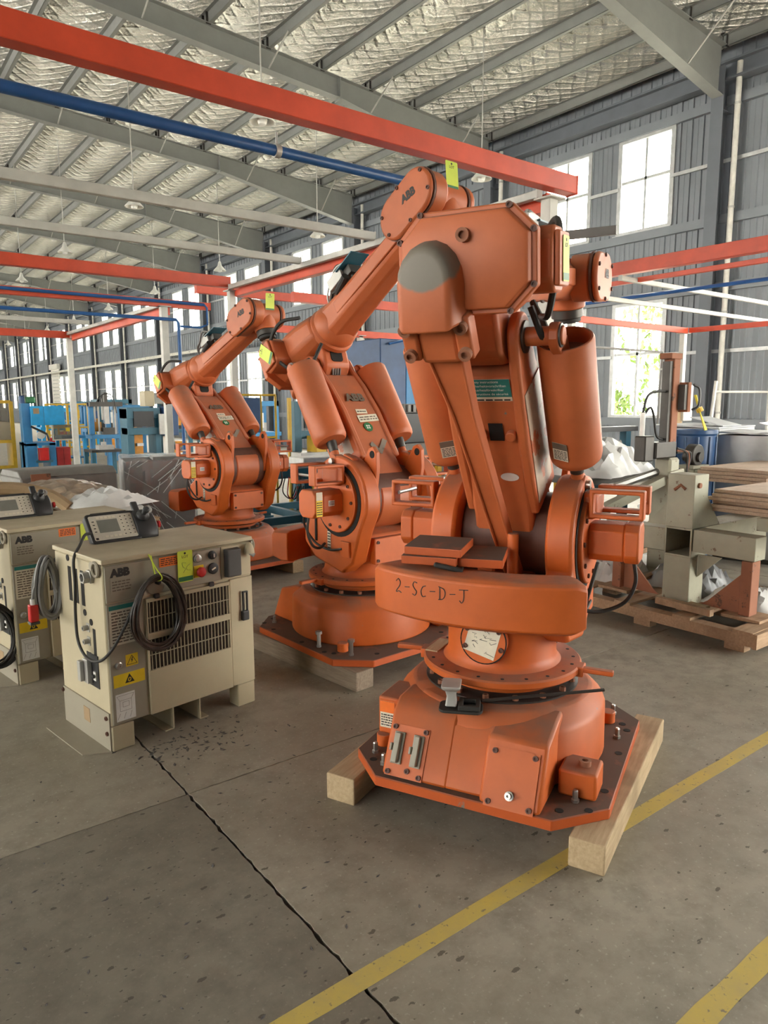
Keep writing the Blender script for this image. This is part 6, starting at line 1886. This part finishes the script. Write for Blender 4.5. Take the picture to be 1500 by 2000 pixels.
part(bb, 'column', 'blue', ((-0.20, -0.1, 0), (0.02, 0.2, 1.75)), bevel=0.01)
part(bb, 'base', 'blue', ((-0.2, -0.4, 0.0), (0.05, 0.5, 0.72)), ((0.35, -0.4, 0), (0.5, 0.5, 0.72)), ((-0.2, -0.4, 0.66), (0.5, 0.5, 0.74)))
part(bb, 'shelf', 'teal', ((0.0, -0.45, 0.22), (0.4, 0.2, 0.28)))
part(bb, 'motor', 'green_dk', ((-0.05, 0.0, 1.75), (0.18, 0.25, 1.92)), bevel=0.03)
part(bb, 'motor', 'navy', ((-0.2, 0.0, 1.72), (-0.08, 0.2, 1.95)), bevel=0.03)
MB().cyl((0.22, -0.15, 0.92), (0.22, -0.05, 0.92), 0.10, n=18).build('hand_wheel', 'pvc', bb)
MB().tube([(0.0, -0.1, 1.15), (0.35, -0.2, 0.95), (0.4, -0.2, 0.78)], 0.03, 6).build('lever', 'black', bb)
part(bb, 'guard_window', 'plexi', ((0.55, 0.0, 0.80), (1.05, 0.01, 1.18)))
part(bb, 'guard_frame', 'pale', ((0.52, -0.01, 0.76), (1.08, 0.03, 0.80)), ((0.52, -0.01, 0.8), (0.56, 0.03, 1.18)), ((1.04, -0.01, 0.8), (1.08, 0.03, 1.18)))
MB().cyl((0.92, -0.02, 1.05), (0.92, -0.01, 1.05), 0.07, n=4).build('warning_sign', 'yellow_st', bb)
rc = thing('tool_cabinet', 'red sheet metal cabinet on the floor beside the blue machine', 'cabinet', (4.62, 20.5, 0))
part(rc, 'body', 'red', ((0, 0, 0.05), (0.36, 0.45, 0.58)), bevel=0.008)
part(rc, 'door', 'red', ((0.01, -0.012, 0.07), (0.175, 0, 0.56)), ((0.185, -0.012, 0.07), (0.35, 0, 0.56)))
part(rc, 'plinth', 'dark_steel', ((0.02, 0.02, 0), (0.34, 0.43, 0.05)))
rc2 = thing('tool_cabinet', 'small red box under the blue machine', 'cabinet', (4.12, 20.05, 0.28))
part(rc2, 'body', 'red', ((0, 0, 0.0), (0.22, 0.2, 0.30)), bevel=0.008)
part(rc2, 'lid', 'red', ((-0.005, -0.005, 0.30), (0.225, 0.205, 0.32)))
tb_ = thing('blue_table', 'bright blue steel work table left of the white post', 'table', (4.95, 21.2, 0))
part(tb_, 'top', 'blue', ((0, 0, 0.78), (0.65, 0.8, 0.86)))
for x in (0.0, 0.56):
    for y in (0, 0.7):
        part(tb_, 'leg', 'blue_bright', ((x, y, 0.0), (x + 0.09, y + 0.09, 0.78)))
part(tb_, 'shelf', 'blue', ((0.05, 0.05, 0.22), (0.6, 0.75, 0.26)))
def twin_press(label, loc, w, mat='blue', h=1.78, extra=True):
    t = thing('twin_column_press', label, 'machine', loc)
    for x in (0, w * 0.5, w - 0.12):
        part(t, 'column', mat, ((x, 0, 0.0), (x + 0.12, 0.14, h)), bevel=0.005)
    part(t, 'guide_rod', 'galv', ((w * .25, -0.03, 0.9), (w * .25 + .04, 0.01, h)))
    part(t, 'guide_rod', 'galv', ((w * .75, -0.03, 0.9), (w * .75 + .04, 0.01, h)))
    part(t, 'head', 'dark_steel', ((0, -0.1, h - 0.12), (w, 0.2, h)))
    part(t, 'bed', mat, ((-0.05, -0.3, 0.82), (w + 0.05, 0.3, 0.92)))
    part(t, 'tooling', 'dark_steel', ((w * .35, -0.15, 0.92), (w * .7, 0.05, 1.10)))
    part(t, 'ram', 'galv', ((w * .45, -0.08, 1.2), (w * .58, 0.05, h - 0.1)))
    part(t, 'panel', 'amber', ((w * .1, 0.15, 1.0), (w * .4, 0.17, 1.25)))
    part(t, 'cylinder', 'dark_steel', ((w * .46, -0.05, h), (w * .56, 0.05, h + 0.25)))
    MB().tube(spline([(w * .3, -0.1, h), (w * .4, -0.15, h + .2), (w * .7, -0.1, h + .15), (w * .8, -0.1, h - .3)], 5), 0.015, 5).build('hose', 'black', t)
    return t
twin_press('blue twin-column press right of the white post', (5.35, 19.85, 0), 0.85)
twin_press('blue twin-column press farther back between the windows and the white post', (6.6, 25.0, 0), 1.2)
dt = thing('dark_table', 'dark low steel table with small parts before the twin-column press', 'table', (4.75, 17.6, 0))
part(dt, 'top', 'dark_steel', ((0, 0, 0.58), (0.75, 0.7, 0.64)))
for x in (0.0, 0.67):
    for y in (0, 0.62):
        part(dt, 'leg', 'teal', ((x, y, 0), (x + 0.08, y + 0.08, 0.58)))
part(dt, 'fixture', 'galv', ((0.2, 0.1, 0.64), (0.55, 0.4, 0.74)), ((0.3, 0.2, 0.74), (0.4, 0.3, 0.82)))
tc_ = thing('teal_press', 'teal press with navy control cabinet and beige monitor on top', 'machine', (5.05, 15.85, 0))
part(tc_, 'upright', 'teal', ((0.0, 0, 0), (0.14, 0.5, 1.62)), bevel=0.008)
part(tc_, 'upright', 'teal', ((0.62, 0, 0), (0.74, 0.5, 1.62)), bevel=0.008)
part(tc_, 'head', 'teal', ((0.0, -0.02, 1.40), (0.74, 0.5, 1.64)), bevel=0.008)
part(tc_, 'screen_recess', 'black', ((0.14, -0.04, 1.22), (0.58, 0.1, 1.56)))
part(tc_, 'cross_beam', 'teal', ((0.0, -0.04, 1.05), (0.74, 0.4, 1.20)), bevel=0.006)
part(tc_, 'control_cabinet', 'navy', ((0.78, -0.15, 1.02), (1.10, 0.3, 1.66)), bevel=0.01)
part(tc_, 'side_plate', 'galv', ((0.66, -0.16, 1.05), (0.78, -0.1, 1.5)))
part(tc_, 'amber_panel', 'amber', ((0.16, 0.1, 0.62), (0.36, 0.12, 1.05)))
part(tc_, 'hand_guard', 'white', ((0.20, 0.0, 0.80), (0.34, 0.09, 0.86)))
part(tc_, 'bed', 'teal', ((-0.05, -0.2, 0.52), (0.8, 0.5, 0.62)), bevel=0.006)
part(tc_, 'pedestal', 'teal', ((0.02, 0.0, 0.0), (0.3, 0.4, 0.52)))
mn = thing('monitor_case', 'beige monitor case standing on the teal press', 'monitor', (5.5, 15.95, 1.665))
part(mn, 'case', 'beige', ((0, 0, 0), (0.22, 0.35, 0.34)), bevel=0.01)
part(mn, 'screen', 'screen', ((0.22, 0.02, 0.05), (0.44, 0.33, 0.30)), bevel=0.01)
MB().tube(spline([(6.0, 15.75, 1.02), (6.0, 15.7, 0.85), (6.1, 15.7, 0.72), (6.4, 15.8, 0.70)], 6), 0.05, 8).build('flexible_duct', 'black', tc_).location = (-5.05, -15.85, 0)

# more machine frames further down the hall
specs = ((6.8, 22.5, 'blue', 1.7), (7.6, 27.0, 'teal', 1.9), (8.4, 31.5, 'blue', 1.8), (6.2, 29.5, 'blue_bright', 1.6), (9.0, 24.0, 'teal', 1.9), (9.6, 19.5, 'blue', 1.8), (8.2, 36.0, 'blue', 1.8), (10.2, 41.0, 'teal', 1.9))
for i, (x, y, mat, h) in enumerate(specs):
    t = thing('machine_frame', 'distant %s machine frame, %s from the camera in the far row' % ({'blue': 'blue', 'teal': 'teal', 'blue_bright': 'bright blue'}[mat], ORD[i]), 'machine', (x, y, 0), 0, 'distant machines')
    for a in (0, 1.1):
        for b in (0, 0.8):
            part(t, 'upright', mat, ((a, b, 0), (a + 0.12, b + 0.12, h)))
    part(t, 'top_beam', mat, ((0, 0, h - 0.15), (1.22, 0.92, h)))
    part(t, 'bed', mat, ((-0.05, -0.05, 0.75), (1.27, 0.97, 0.87)))
    part(t, 'control_box', ('amber', 'white', 'navy', 'yellow')[i % 4], ((0.15, -0.2, 1.0), (0.6, -0.02, 1.45)), bevel=0.01)
    part(t, 'fixture', ('dark_steel', 'galv')[i % 2], ((0.4, 0.2, 0.87), (0.9, 0.6, 1.15)))
    part(t, 'bin', ('red', 'amber', 'blue_bright')[i % 3], ((0.2, 0.1, 0.05), (0.7, 0.6, 0.45)), bevel=0.01)
# far yellow guards
for i, (x, y) in enumerate(((5.0, 23.2), (6.0, 26.2), (7.2, 33.0))):
    t = thing('yellow_guard', 'tall yellow guard rail frame in the far row, %s one' % ('nearest', 'middle', 'farthest')[i], 'guard', (x, y, 0), 0, 'far yellow guards')
    for a in (0, 0.6, 1.2):
        part(t, 'post', 'yellow', ((a, 0, 0), (a + 0.06, 0.06, 1.75)))
    for z in (0.4, 1.0, 1.7):
        part(t, 'rail', 'yellow', ((0, 0.01, z), (1.26, 0.05, z + 0.05)))
# pale roller door and ladder on the far wall
rd = thing('roller_door', 'pale ribbed roller door on the far wall at left', 'door', (14.3, 60.7, 0))
for k in range(16):
    part(rd, 'slat', 'pvc', ((0, 0.0, 0.05 + k * 0.28), (0.06, 2.5, 0.30 + k * 0.28)))
part(rd, 'box', 'pvc', ((-0.15, -0.1, 4.5), (0.1, 2.6, 4.9)))
# small gripper arm hanging under the farthest robot wrist
gp_ = thing('gripper_arm', 'pale gripper arm hanging from the wrist of the farthest robot', 'gripper')
bpy.context.view_layer.update()
wc3 = RB3.matrix_world @ (M3c @ Vector((LN, 0, ZC)))
gp_.location = wc3 + Vector((0.05, -0.06, -0.215))
part(gp_, 'mount', 'rust', ((-0.07, -0.07, -0.05), (0.07, 0.07, 0.0)), bevel=0.01)
MB().tube(spline([(0, 0, -0.05), (-0.02, 0, -0.13), (0.0, 0.01, -0.22), (0.05, 0.0, -0.30)], 5), [0.05, 0.05, 0.045, 0.04, 0.04, 0.04, 0.04, 0.035, 0.035, 0.03, 0.03, 0.03, 0.028, 0.026, 0.024, 0.024], 8).build('arm', 'pvc', gp_)
part(gp_, 'jaw', 'pvc', ((0.03, -0.03, -0.36), (0.10, 0.03, -0.30)), bevel=0.01)
